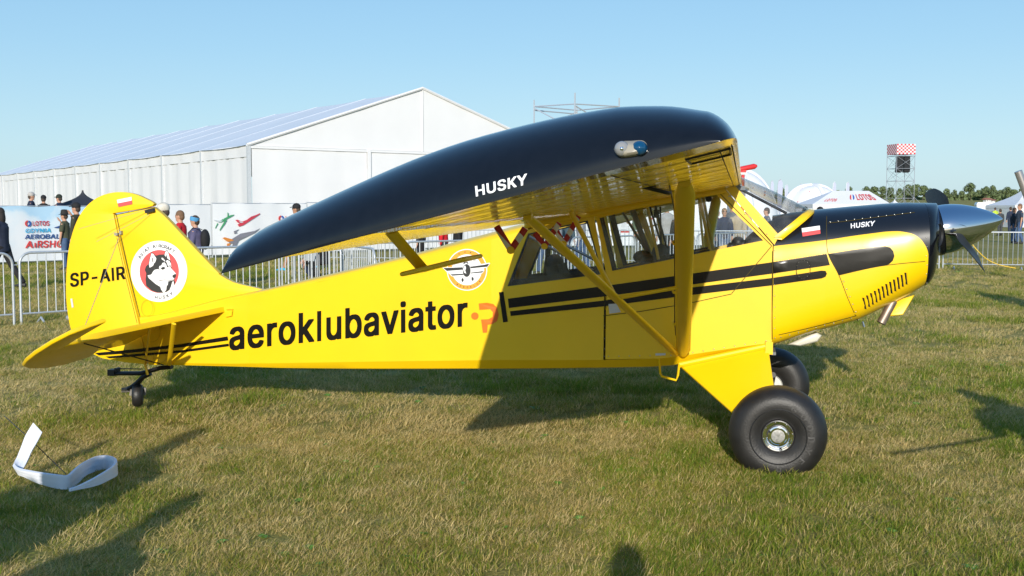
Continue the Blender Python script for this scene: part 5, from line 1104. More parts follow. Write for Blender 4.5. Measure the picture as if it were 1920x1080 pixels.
# ------------------------------------------------------------------ crowd barriers
_bar = {}
def barrier(a, b, label, plate_=False):
    a = Vector(a); b = Vector(b); d = (b - a).normalized(); W = 2.3
    r = tag(empty('crowd_barrier', (a.x, a.y, 0), atan2(d.y, d.x)), label, 'barrier', 'galvanised crowd barriers round the aircraft park')
    if not _bar:
        mb = MB(); z0, z1, c = .16, 1.03, .16
        P = [(.02, 0, 0), (.02, 0, z1 - c)] + [(.02 + c - c * cos(t), 0, z1 - c + c * sin(t)) for t in np.linspace(.2, pi / 2, 6)] + [(W - .02 - c + c * sin(t), 0, z1 - c + c * cos(t)) for t in np.linspace(0, pi / 2 - .2, 6)] + [(W - .02, 0, z1 - c), (W - .02, 0, 0)]
        mb.tube(P, .019, 8); mb.tube([(.02, 0, z0), (W - .02, 0, z0)], .014, 6); mb.tube([(.02, 0, z1 - .15), (W - .02, 0, z1 - .15)], .0001, 3)
        _bar['frame'] = mb.build('frame', M_galv, r, 50); mb = MB(); mb.tube([(0, 0, z0), (0, 0, z1)], .0085, 6); _bar['bar'] = mb.build('bar', M_galv, r, 60)
        mb = MB(); mb.tube([(0, -.13, .012), (0, 0, .09), (0, .13, .012)], .017, 6); _bar['foot'] = mb.build('foot', M_galv, r, 40)
        mb = MB(); mb.tube([(-.01, 0, .90), (.0, 0, .86), (-.07, 0, .86), (-.07, 0, .78)], .010, 6); _bar['hook'] = mb.build('hook', M_galv, r, 40)
        fr, b0, f0, hk = _bar['frame'], _bar['bar'], _bar['foot'], _bar['hook']; b0.location = (.145, 0, 0); f0.location = (.30, 0, 0)
    else:
        def cp(k): o = _bar[k].copy(); COL.objects.link(o); o.parent = r; return o
        fr = cp('frame'); b0 = cp('bar'); f0 = cp('foot'); hk = cp('hook'); b0.location = (.145, 0, 0); f0.location = (.30, 0, 0)
    for i in range(1, 17): o = _bar['bar'].copy(); COL.objects.link(o); o.parent = r; o.location = (.145 + i * .1256, 0, 0)
    o = _bar['foot'].copy(); COL.objects.link(o); o.parent = r; o.location = (2.0, 0, 0)
    if plate_: mb = MB(); mb.box((W / 2, -.02, .82), (.42, .012, .22)); mb.build('sign_plate', mat('grey_plate', (.45, .48, .50), .5), r)
    return r
Q0 = Vector((gx(33, 15.5), 15.5, 0)); Q1 = Vector((gx(1350, 28), 28, 0)); dq = (Q1 - Q0).normalized(); Q2 = Vector((gx(1905, 29.3), 29.3, 0)); d2 = (Q2 - Q1).normalized()
ll = ['crowd barrier cut by the left edge of the picture', 'nearest crowd barrier, left of the tail fin', 'crowd barrier hidden behind the tail fin', 'crowd barrier between the fin and the black wing tip, under the jet banner',
      'crowd barrier in front of the man in the grey shirt', 'crowd barrier behind the beige turtledeck, left part', 'crowd barrier behind the turtledeck under the aileron', 'crowd barrier seen through the rear cabin window, left part',
      'crowd barrier seen through the rear cabin window, right part', 'crowd barrier seen through the door window behind the man with the phone', 'crowd barrier seen through the door window behind the grey hoodie', 'crowd barrier in front of the group in the triangular window', 'crowd barrier behind the windshield foot']
for i in range(-1, 9): p = Q0 + dq * (i * 2.36); barrier(p, p + dq, ll[min(i + 1, 12)])
p8 = Q0 + dq * (9 * 2.36); n2 = 9; d2 = (Q2 - p8).normalized(); 
l2 = ['crowd barrier behind the seat backs in the door window', 'crowd barrier seen through the front door window', 'crowd barrier behind the windshield foot', 'crowd barrier hidden behind the black cowling', 'crowd barrier behind the middle of the cowling', 'crowd barrier hidden by the nose bowl', 'crowd barrier under the spinner, next to the propeller', 'crowd barrier with the yellow cable hanging on it, right of the spinner', 'crowd barrier at the right edge in front of the couple', 'crowd barrier just outside the right edge']
for i in range(10): p = Q2 + d2 * ((i - 8) * 2.36 - 1.85); barrier(p, p + d2, l2[i])
pa = Vector((gx(703, 17.0), 17.0, 0)); pb = Vector((gx(640, 19.2), 19.2, 0)); barrier(pa, pb, 'crowd barrier turned away from the line behind the beige turtledeck', False)
pa2 = Vector((gx(640, 19.0), 19.0, 0)); pb2 = Vector((gx(584, 19.8), 19.8, 0)); barrier(pa2, pb2, 'crowd barrier with a grey sign plate beside the crouching person', True)
# yellow cable hanging over the barrier
P = [at(1812, 440, 29), at(1826, 462, 28.9), at(1848, 484, 28.8), at(1872, 496, 28.7), at(1905, 503, 28.6)]
mb = MB(); mb.tube([Vector((p[0], p[1], p[2])) for p in smooth_poly([tuple(q) for q in P], 5, False)], .012, 6); c_ = mb.build('cable', mat('yellow_cable', (.8, .5, .02), .5), None, 60); tag(c_, 'thin yellow cable hanging from the barrier below the spinner', 'cable')
# ------------------------------------------------------------------ white hoarding seen through the cabin
def hoarding():
    a = Vector((gx(1062, 46), 46, 0)); b = Vector((gx(1350, 47), 47, 0)); d = (b - a); Ln = d.length
    r = tag(empty('white_hoarding', a, atan2(d.y, d.x)), 'tall white hoarding with a printed timetable seen through the cabin door window', 'hoarding')
    n = 5
    for i in range(n):
        x0 = Ln * i / n; mb = MB(); mb.box((x0 + Ln / n / 2, 0, 1.36), (Ln / n - .02, .05, 2.5)); mb.build('panel', M_ban, r)
    def fn(px, py, o=.03): k = (px - 960) / FOC; q = (k * a.y - a.x) / (d.x / Ln - k * d.y / Ln); P_ = a + d / Ln * q; return Vector((q, -o, HC + (HORIZON - py) * P_.y / FOC))
    for (x0, y0, x1, y1, m) in ((1163, 403, 1180, 405.5, P_lb), (1172, 394, 1203, 399, P_rd), (1163, 433, 1180, 436, P_rd), (1219, 408, 1222, 412, P_rd)):
        poly_decal([(x0, y0), (x1, y0), (x1, y1), (x0, y1)], fn, 'heading_print', m, r)
    gm = mat('grey_print', (.45, .45, .48), .5)
    for k in range(9): y = 408 + k * 2.7; poly_decal([(1164, y), (1179 - (k % 3) * 2, y), (1179 - (k % 3) * 2, y + .8), (1164, y + .8)], fn, 'text_line', gm, r)
    text_quad('SIE DN', (1328, 403), (1343, 403), (1343, 406), (1328, 406), fn, 'lettering', gm, r)
hoarding()
# ------------------------------------------------------------------ inflatable domes, pop-up tents, flags
M_infl = mat('inflatable_white', (.78, .78, .80), .5, bump=.1, bscale=1.5)
def dome(px, d, half_px, top_px, label, text=None, seed=1):
    c = Vector((gx(px, d), d, 0)); R_ = half_px * d / FOC; H = HC + (HORIZON - top_px) * d / FOC
    r = tag(empty('inflatable_dome', c, 0), label, 'dome tent', 'white inflatable dome tents')
    V = []; F = []; n, m_ = 48, 14
    for j in range(m_ + 1):
        a = pi / 2 * j / m_
        for i in range(n):
            b_ = 2 * pi * i / n; sc = 1 - .06 * abs(sin(2 * b_ + .6)) ** 3
            V.append((R_ * cos(a) ** .8 * cos(b_) * sc, R_ * cos(a) ** .8 * sin(b_) * sc, H * sin(a)))
    for j in range(m_):
        for i in range(n): F.append((j * n + i, j * n + (i + 1) % n, (j + 1) * n + (i + 1) % n, (j + 1) * n + i))
    sh = auto_smooth(mesh_obj('canopy', V, F, M_infl, r), 70)
    for k in range(4):
        b_ = radians(-78 + 90 * k); mb = MB(); P = [(R_ * 1.03 * cos(t) ** .8 * cos(b_), R_ * 1.03 * cos(t) ** .8 * sin(b_), H * sin(t) + .02) for t in np.linspace(0, pi / 2 - .05, 14)]
        mb.tube(P, [.09 * R_ * (1.15 - .5 * i / 13) for i in range(14)], 14); mb.build('air_leg', M_infl, r, 60)
    rr = random.Random(seed)
    def on(a, b_, o=.05): k = 1 + o / R_; return Vector((R_ * k * cos(a) ** .8 * cos(b_), R_ * k * cos(a) ** .8 * sin(b_), H * k * sin(a)))
    for k in range(26):
        a = rr.uniform(.15, 1.2); b_ = rr.uniform(-pi, 0); s_ = .02 + .03 * rr.random()
        mesh_obj('red_triangle_print', [on(a, b_), on(a + s_, b_ + .6 * s_), on(a + .2 * s_, b_ + 1.4 * s_)], [(0, 1, 2)], P_rd, r)
    if text:
        a0, b0, b1, hh = text; t, f, _ = text_mesh('LOTOS'); mesh_obj('lettering', [on(a0 + v * hh, b0 + (b1 - b0) * (.22 + .78 * u), .06) for u, v in t], f, P_lr, r)
        for sgn, m in ((1, P_rd), (-1, P_lb)):
            p = [on(a0 + hh * (.5 + .6 * sin(q)), b0 + (b1 - b0) * (.09 + .07 * cos(q)), .06) for q in np.linspace(pi / 2, 3 * pi / 2, 9)] if sgn > 0 else [on(a0 + hh * (.5 + .6 * sin(q)), b0 + (b1 - b0) * (.10 + .07 * cos(q)), .06) for q in np.linspace(-pi / 2, pi / 2, 9)]
            mesh_obj('emblem', p, [tuple(range(9))], m, r)
    return r
dome(1368, 62, 92, 318, 'biggest white inflatable dome, rising behind the windshield', None, 3)
dome(1521, 92, 62, 348, 'smaller white inflatable dome with LOTOS printed on it, beyond the windshield foot', (.16, radians(-138), radians(-104), .14), 5)
def popup():
    d = 76; cx = gx(1578, d); r = tag(empty('popup_tent', (cx, d, 0), radians(8)), 'white pop-up tent with a red LOTOS on its roof, above the cowling', 'tent')
    s_ = d / FOC; hx = 76 * s_; hy = 1.5; ze = HC + (HORIZON - 383) * s_; zp = HC + (HORIZON - 358) * s_; rx = 27 * s_
    e = [(-hx, -hy, ze), (hx, -hy, ze), (hx, hy, ze), (-hx, hy, ze)]; q = [(-rx + .3, 0, zp), (rx + .9, 0, zp)]
    for nm, vv in (('roof_panel', [e[0], e[1], q[1], q[0]]), ('roof_panel', [e[1], e[2], q[1]]), ('roof_panel', [e[2], e[3], q[0], q[1]]), ('roof_panel', [e[3], e[0], q[0]])): mesh_obj(nm, vv, [tuple(range(len(vv)))], M_tent, r)
    for i in range(4):
        a, b = Vector(e[i]), Vector(e[(i + 1) % 4]); V = [a, b, b - Vector((0, 0, .3)), a - Vector((0, 0, .3))]; mesh_obj('valance', V, [(0, 1, 2, 3)], M_tent, r)
        mb = MB(); mb.tube([a, (a.x, a.y, 0)], .03, 6); mb.build('pole', M_galv, r)
    mesh_obj('side_curtain', [(-hx, -hy + .05, ze - .28), (hx, -hy + .05, ze - .28), (hx, -hy + .05, .05), (-hx, -hy + .05, .05)], [(0, 1, 2, 3)], M_tent, r)
    def fn(u, v): # on front roof slope
        a = Vector(e[0]).lerp(Vector(e[1]), u); b = Vector(q[0]).lerp(Vector(q[1]), u); w = a.lerp(b, v); return w + Vector((0, -.03, .03))
    t, f, _ = text_mesh('LOTOS'); mesh_obj('lettering', [fn(.58 + .30 * x, .28 + .44 * y) for x, y in t], f, P_rd, r)
    for dx, m in ((0, P_rd), (.03, P_lb)): mesh_obj('emblem', [fn(.49 + dx + .025 * cos(k), .50 + .2 * sin(k)) for k in np.linspace(pi / 2 - (pi if dx else 0), 3 * pi / 2 - (pi if dx else 0), 9)], [tuple(range(9))], m, r)
    t, f, _ = text_mesh('LOTOS'); mesh_obj('lettering', [fn(.10 + .17 * x, .18 + .2 * y) for x, y in t], f, P_rd, r)
popup()
def pagoda(px, d, half, eave_py, peak_py, base_z, label, name='pagoda_tent', m=None, walls=True, cat='tent'):
    m = m or M_tent; cx = gx(px, d); s_ = d / FOC; h = half * s_; ze = HC + (HORIZON - eave_py) * s_; zp = HC + (HORIZON - peak_py) * s_
    r = tag(empty(name, (cx, d, ground_z(cx, d)), radians(6)), label, cat); V = []; F = []; n = 9
    for j in range(n):
        f = j / (n - 1); k = (1 - f) ** 2.1 * h + .02; z = ze + (zp - ze) * f
        V += [(-k, -k, z), (k, -k, z), (k, k, z), (-k, k, z)]
    for j in range(n - 1):
        for i in range(4): F.append((j * 4 + i, j * 4 + (i + 1) % 4, (j + 1) * 4 + (i + 1) % 4, (j + 1) * 4 + i))
    mesh_obj('roof', V, F, m, r)
    for i in range(4):
        a = Vector(V[i]); b = Vector(V[(i + 1) % 4]); mesh_obj('valance', [a, b, b - Vector((0, 0, .25)), a - Vector((0, 0, .25))], [(0, 1, 2, 3)], m, r)
        if walls: mesh_obj('wall_panel', [a * .99, b * .99, (b.x * .99, b.y * .99, .02), (a.x * .99, a.y * .99, .02)], [(0, 1, 2, 3)], m, r)
        mb = MB(); mb.tube([(a.x, a.y, a.z), (a.x, a.y, 0)], .04, 6); mb.build('pole', M_galv, r)
    return r
pagoda(1920, 100, 50, 385, 343, 0, 'white pagoda tent with a tall pointed roof at the right edge')
pagoda(1675, 110, 16, 385, 374, 0, 'small white peaked tent at the foot of the checkered tower')
pagoda(1400, 120, 20, 384, 372, 0, 'small white peaked tent hidden behind the big dome')
pagoda(158, 39, 40, 385, 357, 0, 'black pop-up canopy behind the sky banner, left of the tail fin', 'black_canopy', mat('black_canvas', (.02, .024, .035), .8), False, 'canopy')
M_flag = mat('flag_cloth', (.42, .45, .58), .7)
for px, d, top, lab in ((1443, 88, 338, 'tall white feather flag, leftmost, just right of the windshield edge'), (1456, 84, 336, 'widest white feather flag, second from the left'), (1470, 100, 346, 'thin white feather flag above the windshield'), (1497, 105, 344, 'faint white feather flag left of the smaller dome'), (1559, 98, 341, 'white feather flag behind the pop-up tent ridge'), (1584, 102, 341, 'thin white feather flag right of the pop-up tent ridge')):
    r = tag(empty('feather_flag', (gx(px, d), d, 0), rnd.uniform(-.3, .3)), lab, 'flag', 'white feather flags beyond the aeroplane'); zt = HC + (HORIZON - top) * d / FOC; w = (10 if 'widest' in lab else 6) * d / FOC
    mb = MB(); mb.tube([(0, 0, 0), (0, 0, zt * .85), (.15 * w, 0, zt * .97), (.7 * w, 0, zt)], .02, 5); mb.build('mast', M_galv, r)
    P = [(0, .7), (0, zt * .85), (.15 * w, zt * .97), (.6 * w, zt), (w, zt * .94), (w, zt * .8), (w * .8, zt * .5), (w * .5, .7)]; V = [(x, .05 * sin(z * 2), z) for x, z in P]; fl_, t_ = tri2d([P]); mesh_obj('cloth', V, t_, M_flag, r)
# red arm on a post (amusement ride) behind the windshield
r = tag(empty('red_ride_arm', (gx(1391, 56), 56, 0), 0), 'rounded red boom on a red and white post, poking out above the windshield', 'ride boom')
w = lambda px, py, dy=0: Vector((gx(px, 56) - gx(1391, 56), dy, HC + (HORIZON - py) * 56 / FOC))
mb = MB(); mb.tube([w(1350, 325), w(1352, 325), w(1412, 312.5), w(1417, 311.5)], [.1, .13, .14, .06], 12); mb.build('boom', mat('red_gloss', (.60, .03, .03), .35), r, 60)
mb = MB(); mb.box(w(1391, 322), (.28, .2, .12)); mb.tube([w(1391, 324), Vector((0, 0, 0))], .09, 8); mb.build('post', mat('red_gloss', (.60, .03, .03), .35), r, 50)
mb = MB(); mb.box(w(1391, 326), (.35, .25, .1)); mb.build('collar', M_tent, r)
mb = MB(); mb.ball(w(1379, 318, .6), (.42, .3, .42), 16, 10); mb.tube([w(1379, 320, .6), Vector((w(1379, 320).x, .6, 0))], .08, 8); mb.build('counterweight', M_tent, r, 60)
# ------------------------------------------------------------------ scaffold behind the wing
def scaffold():
    d = 58; r = tag(empty('scaffold_frame', (gx(1074, d), d, 0), 0), 'grey tubular scaffold frame showing above the black wing', 'scaffold')
    X = lambda px: gx(px, d) - gx(1074, d); Z = lambda py: HC + (HORIZON - py) * d / FOC
    def tb(nm, a, b, rr=.04): mb = MB(); mb.tube([a, b], rr, 6); mb.build(nm, M_galv, r)
    P = [(X(1001), 0, Z(190)), (X(1074), -1.4, Z(182)), (X(1159), 0, Z(186)), (X(1085), 2.2, Z(193))]
    for x, y, z in P: tb('standard', (x, y, 0), (x, y, z), .045)
    for py in (202, 209, 250, 290, 330):
        for i in range(4):
            a, b = P[i], P[(i + 1) % 4]
            if py == 209 and i in (0, 1): continue
            tb('ledger', (a[0], a[1], Z(py)), (b[0], b[1], Z(py)), .035)
    for i in range(4):
        a, b = P[i], P[(i + 1) % 4]
        for z0, z1 in ((205, 248), (290, 250), (292, 330)): tb('brace', (a[0], a[1], Z(z0)), (b[0], b[1], Z(z1)), .032)
scaffold()
# ------------------------------------------------------------------ loudspeaker tower with checkered top
def tower():
    d = 130; cx = gx(1685, d); r = tag(empty('speaker_tower', (cx, d, 0), radians(9)), 'tall lattice tower with hanging black loudspeakers and a red and white checkered top', 'tower')
    s_ = d / FOC; w = 18.0 * s_; Z = lambda py: HC + (HORIZON - py) * s_; mst = mat('tower_steel', (.30, .33, .38), .6)
    cs = [(-w, -w), (w, -w), (w, w), (-w, w)]
    def tb(nm, a, b, rr): mb = MB(); mb.tube([a, b], rr, 5); mb.build(nm, mst, r)
    for x, y in cs: tb('leg', (x, y, 0), (x, y, Z(272)), .034)
    lv = [0, Z(440), Z(405), Z(372), Z(340), Z(317), Z(294), Z(290)]
    for z in lv[1:-1]:
        for i in range(4): tb('ledger', (*cs[i], z), (*cs[(i + 1) % 4], z), .024)
    for k in range(len(lv) - 2):
        for i in range(4):
            tb('brace', (*cs[i], lv[k]), (*cs[(i + 1) % 4], lv[k + 1]), .017); tb('brace', (*cs[(i + 1) % 4], lv[k]), (*cs[i], lv[k + 1]), .017)
    for x, y in ((-2.6, -2.6), (2.6, -2.6), (2.6, 2.6), (-2.6, 2.6)): tb('guy_brace', (x * 1.3, y * 1.3, 0), (x / 2.6 * w, y / 2.6 * w, Z(370)), .022)
    # cells of the checkered hoarding
    rm = mat('checker_red', (.58, .06, .08), .6); z0, z1 = Z(291), Z(272); nx_, nz = 10, 6
    for sd in range(4):
        V = []; F = []; mi = []; a = Vector((*cs[sd], 0)) * 1.03; b = Vector((*cs[(sd + 1) % 4], 0)) * 1.03
        for j in range(nz + 1):
            for i in range(nx_ + 1): q = a.lerp(b, i / nx_); V.append((q.x, q.y, z0 + (z1 - z0) * j / nz))
        for j in range(nz):
            for i in range(nx_): k = j * (nx_ + 1) + i; F.append((k, k + 1, k + nx_ + 2, k + nx_ + 1)); mi.append((i + j) % 2)
        mesh_obj('checkered_panel', V, F, None, r, mats=[M_tent, rm], midx=mi)
    for col in (-.55, .45):
        for k in range(8):
            z = Z(296) - k * .235; mb = MB(); mb.box((col * .85 - (.012 * k * (1 if col < 0 else -.3)), -w * .5, z), (.72, .45, .215), Matrix.Rotation(radians(-4 - k * 1.5), 3, 'X')); mb.build('speaker_box', M_dark, r)
tower()
# ------------------------------------------------------------------ van, house
def van():
    d = 150; r = tag(empty('white_van', (gx(1862, d), d, ground_z(gx(1862, d), d)), radians(-12)), 'white van parked in front of the pagoda tent', 'van')
    prof = [(-2.4, .4), (2.3, .4), (2.4, .9), (2.2, 1.05), (1.5, 1.25), (.9, 1.95), (-2.3, 2.0), (-2.45, 1.7)]
    V = [(x, y, z) for y in (-.9, .9) for x, z in prof]; n = len(prof); F = [tuple(range(n)), tuple(range(2 * n - 1, n - 1, -1))] + [(i, (i + 1) % n, n + (i + 1) % n, n + i) for i in range(n)]
    mesh_obj('body', V, F, mat('van_white', (.75, .75, .76), .3), r)
    for px_ in (1.55, -1.6):
        for y in (-.88, .88): mb = MB(); mb.lathe([(0, -.12), (.33, -.12), (.34, 0), (.33, .12), (0, .12)], 16, Matrix.Translation((px_, y, .34)) @ Matrix.Rotation(pi / 2, 4, 'X')); mb.build('wheel', M_rub, r, 40)
    mesh_obj('side_window', [(.75, -.91, 1.35), (1.35, -.91, 1.35), (.95, -.91, 1.85), (.75, -.91, 1.85)], [(0, 1, 2, 3)], M_dark, r)
    mesh_obj('windscreen', [(1.50, -.8, 1.29), (1.50, .8, 1.29), (.95, .75, 1.94), (.95, -.75, 1.94)], [(0, 1, 2, 3)], M_dark, r)
van()
def house(px, d, w, h, label, py):
    x = gx(px, d); z = HC + (HORIZON - py) * d / FOC; r = tag(empty('farm_house', (x, d, ground_z(x, d)), radians(20)), label, 'house', 'small white houses under the far trees')
    zz = max(.3, z - ground_z(x, d)); mb = MB(); mb.box((0, 0, zz / 2 + h / 2), (w, w * .7, h + zz)); mb.build('wall', M_tent, r)
    a, b = w / 2 + .3, w * .35 + .3; t = zz + h; mesh_obj('roof', [(-a, -b, t), (a, -b, t), (a, b, t), (-a, b, t), (-a, 0, t + h * .8), (a, 0, t + h * .8)], [(0, 1, 5, 4), (2, 3, 4, 5), (0, 4, 3), (1, 2, 5)], mat('tile_roof', (.30, .12, .08), .8), r)
    for k in (-1, 1): mb = MB(); mb.box((k * w / 4, -w * .35 - .02, zz + h * .5), (w * .12, .04, h * .35)); mb.build('window', M_dark, r)
house(1848, 265, 1.5, .55, 'small white house with a dark red roof below the far trees, left one', 384)
house(1858, 268, 1.0, .35, 'even smaller white house just right of the red roofed one', 384)
# ------------------------------------------------------------------ trees
M_bark = mat('bark', (.09, .07, .05), .9)
LEAF = [mat('foliage_' + n, c, .8, noise=.35, nscale=.5) for n, c in (('mid', (.12, .165, .062)), ('dark', (.085, .125, .05)), ('olive', (.15, .185, .075)))]  # leaf colours lightened and greyed to carry the haze of distance
def tree_mesh(seed, lobes):
    rr = random.Random(seed); V = []; F = []; mi = []
    cl = []
    for k in range(lobes):
        a = rr.uniform(0, 2 * pi); q = rr.uniform(0, .34); zz = rr.uniform(.32, .86); cl.append((q * cos(a) * (1.3 - zz), q * sin(a) * (1.3 - zz), zz, rr.uniform(.11, .20)))
    cl.append((0, 0, .85, .14))
    for cx, cy, cz, cr_ in cl:
        for _ in range(120):
            u = Vector((rr.gauss(0, 1), rr.gauss(0, 1), rr.gauss(0, 1))).normalized() * cr_ * rr.uniform(.55, 1.08)
            p = Vector((cx, cy, cz)) + u; s_ = rr.uniform(.018, .036); t = Vector((rr.gauss(0, 1), rr.gauss(0, 1), rr.gauss(0, 1))).normalized(); b = t.cross(u).normalized() * s_; t = b.cross(u).normalized() * s_
            n = len(V); V += [p - b - t, p + b - t * .6, p + b * .8 + t, p - b * .7 + t * .8]; F.append((n, n + 1, n + 2, n + 3)); mi.append(rr.choice((0, 0, 1, 2)))
    me = bpy.data.meshes.new('crown'); me.from_pydata([tuple(v) for v in V], [], F); [me.materials.append(q) for q in LEAF]; me.polygons.foreach_set('material_index', mi); me.update()
    mb = MB(); mb.tube([(0, 0, 0), (.01, 0, .3), (0, .01, .6)], [.03, .022, .012], 7)
    for k in range(4): a = k * 1.6 + seed; mb.tube([(0, 0, .25 + .07 * k), (.15 * cos(a), .15 * sin(a), .48 + .06 * k)], [.014, .005], 5)
    tm = bpy.data.meshes.new('trunk'); tm.from_pydata([tuple(v) for v in mb.v], [], mb.f); tm.materials.append(M_bark); return me, tm
TM = [tree_mesh(s_, l) for s_, l in ((1, 13), (2, 17), (5, 10), (8, 15), (9, 20), (12, 9))]
tl = [(1462, 7.5, 3, 'tree just peeping over the big dome by the windshield'), (1590, 8.2, 3, 'tree behind the pop-up tent roof'), (1622, 7.6, 1, 'leftmost tree showing past the pop-up tent'), (1637, 8.4, 0, 'second tree showing past the pop-up tent'), (1652, 7.8, 2, 'tree directly left of the checkered tower'),
      (1668, 7.2, 4, 'tree seen through the left leg of the tower'), (1684, 7.6, 1, 'tree seen through the middle of the tower'), (1700, 8.8, 3, 'tree seen through the right leg of the tower'), (1712, 9.6, 4, 'tree directly right of the checkered tower'), (1728, 9.0, 0, 'tree touching the upright propeller blade on its left'), (1742, 6.6, 2, 'tree behind the upright propeller blade'),
      (1757, 6.2, 1, 'tree just right of the propeller blade'), (1772, 6.8, 3, 'second tree right of the propeller blade'), (1787, 6.4, 5, 'third tree right of the propeller blade'), (1800, 6.2, 0, 'tree left of the tallest one over the spinner'), (1817, 9.8, 2, 'tallest tree over the spinner'), (1833, 6.8, 4, 'tree between the tallest one and the white houses'),
      (1846, 8.6, 1, 'tree right above the red roofed house'), (1858, 8.8, 5, 'tree above the smaller white house'), (1872, 7.0, 3, 'tree left of the pagoda tent roof'), (1886, 7.8, 2, 'tree touching the pagoda tent roof'), (1898, 7.0, 0, 'tree behind the pagoda roof tip'), (1912, 8.0, 4, 'tree at the right edge behind the pagoda'), (1935, 8.6, 1, 'first tree beyond the right edge'), (1960, 7.8, 3, 'second tree beyond the right edge')]
tword = ['round-crowned', 'broad and dense', 'loose and airy', 'lumpy dark', 'wide and heavy', 'narrow and open']
for i, (px, h, k, lab) in enumerate(tl):
    h *= .62; d = 390 + 14 * sin(i * 2.4); x = gx(px, d); z = ground_z(x, d) - .3
    t = tag(empty('field_tree', (x, d, z), i * 1.3), tword[k] + ' green ' + lab, 'tree', 'row of trees on the horizon')
    c = bpy.data.objects.new('crown', TM[k][0]); COL.objects.link(c); c.parent = t; c.scale = (h * 1.15, h * 1.15, h)
    u = bpy.data.objects.new('trunk', TM[k][1]); COL.objects.link(u); u.parent = t; u.scale = (h, h, h)
# far wood behind the trees: one mass of leaf clumps
rr = random.Random(4); V = []; F = []
for i in range(15000):
    px = rr.uniform(1180, 2150); d = rr.uniform(400, 425); x = gx(px, d); top = 2.2 + .8 * sin(px * .021) + .5 * sin(px * .09); z = ground_z(x, d) + rr.uniform(-.4, top) ; s_ = rr.uniform(.3, .65)
    t = Vector((rr.gauss(0, 1), rr.gauss(0, .5), rr.gauss(0, 1))).normalized() * s_; b = Vector((-t.z, rr.uniform(-.3, .3), t.x)).normalized() * s_; n = len(V); p = Vector((x, d, z)); V += [p - t, p - b, p + t, p + b]; F.append((n, n + 1, n + 2, n + 3))
hg = mesh_obj('hedgerow', V, F, LEAF[0]); hg['kind'] = 'stuff'; hg['label'] = 'long dark green hedge and undergrowth under the far trees'
# grey tube slanting into the right edge
mb = MB(); a = at(1909, 321, 24); b = Vector((gx(1990, 24), 24, 0)); mb.tube([a, a.lerp(b, .5), b], .085, 14); q = mb.build('grey_pole', mat('grey_metal', (.45, .42, .42), .35, metal=.7), None, 50); tag(q, 'thick grey metal pole slanting into the picture at the right edge', 'pole')
# stage floor for the three men behind the banner
mb = MB(); mb.box((gx(85, 37), 38.2, .22), (3.4, 2.2, .44)); q = mb.build('timber_platform', mat('timber', (.25, .18, .11), .8, noise=.2)); tag(q, 'low timber platform behind the sky banner carrying three men', 'platform')
# ------------------------------------------------------------------ white foam strip on the grass
def foam():
    S0 = [(62, 793, 79, 811, 6.95), (48, 817, 70, 829, 6.9), (40, 838, 60, 846, 6.85), (32, 858, 52, 864, 6.8), (26, 868, 44, 878, 6.75), (27, 874, 36, 888, 6.7), (35, 879, 47, 893, 6.65), (55, 883, 70, 904, 6.6), (80, 887, 92, 911, 6.55), (105, 890, 112, 916, 6.5), (127, 891, 127, 917, 6.5),
          (138, 882, 140, 911, 6.6), (152, 870, 158, 893, 6.75), (168, 861, 172, 886, 6.9), (184, 855, 186, 883, 7.0), (200, 854, 201, 882, 7.02), (213, 858, 213, 885, 6.9), (217, 864, 218, 888, 6.8), (214, 871, 216, 893, 6.7), (203, 880, 205, 899, 6.6), (185, 891, 187, 908, 6.5), (165, 902, 166, 914, 6.42), (145, 911, 147, 918, 6.36), (131, 916, 130, 921, 6.33)]
    S0 = [(a, b, c, d, e * .965) for a, b, c, d, e in S0]; T_ = [tuple(at(a, b, e)) for a, b, c, d, e in S0]; B_ = []
    for a, b, c, d, e in S0:
        v = at(c, d, e); v.z = max(v.z, .018); B_.append(tuple(v))
    T_ = smooth_poly(T_, 4, False); B_ = smooth_poly(B_, 4, False); m_ = 9; n = len(T_); rows = []
    for i in range(n):
        t = Vector(T_[i]); b = Vector(B_[i]); tg = Vector(T_[min(i + 1, n - 1)]) - Vector(T_[max(i - 1, 0)]); nn = tg.cross(t - b).normalized(); rows.append((t, b, nn))
    V = []; F = []
    for i, (t, b, nn) in enumerate(rows):
        ring = []
        for j in range(m_): f = j / (m_ - 1); ring.append(b.lerp(t, f) + nn * (.009 + .0014 * sin(f * 18)))
        for j in range(m_): f = 1 - j / (m_ - 1); ring.append(b.lerp(t, f) - nn * (.009 + .0014 * sin(f * 18)))
        V += ring
    k = 2 * m_
    for i in range(n - 1):
        for j in range(k): F.append((i * k + j, i * k + (j + 1) % k, (i + 1) * k + (j + 1) % k, (i + 1) * k + j))
    F += [tuple(range(k)), tuple(range((n - 1) * k, n * k))]
    o = auto_smooth(mesh_obj('foam_strip', V, F, mat('foam', (.72, .74, .80), .55, noise=.03)), 45)
    return tag(o, 'curled white foam strip lying on the grass in front of the tail', 'foam strip')
foam()
mb = MB(); P = [at(8, 780, 7.6), at(44, 812, 7.1), at(57, 824, 6.85), at(92, 858, 6.9), at(124, 889, 6.55)]; P = [Vector((p.x, p.y, max(p.z, .03))) for p in P]
mb.tube([Vector(q) for q in smooth_poly([tuple(p) for p in P], 4, False)], .003, 5); q = mb.build('string', M_dark); tag(q, 'thin black cord threaded through the white foam strip', 'cord')

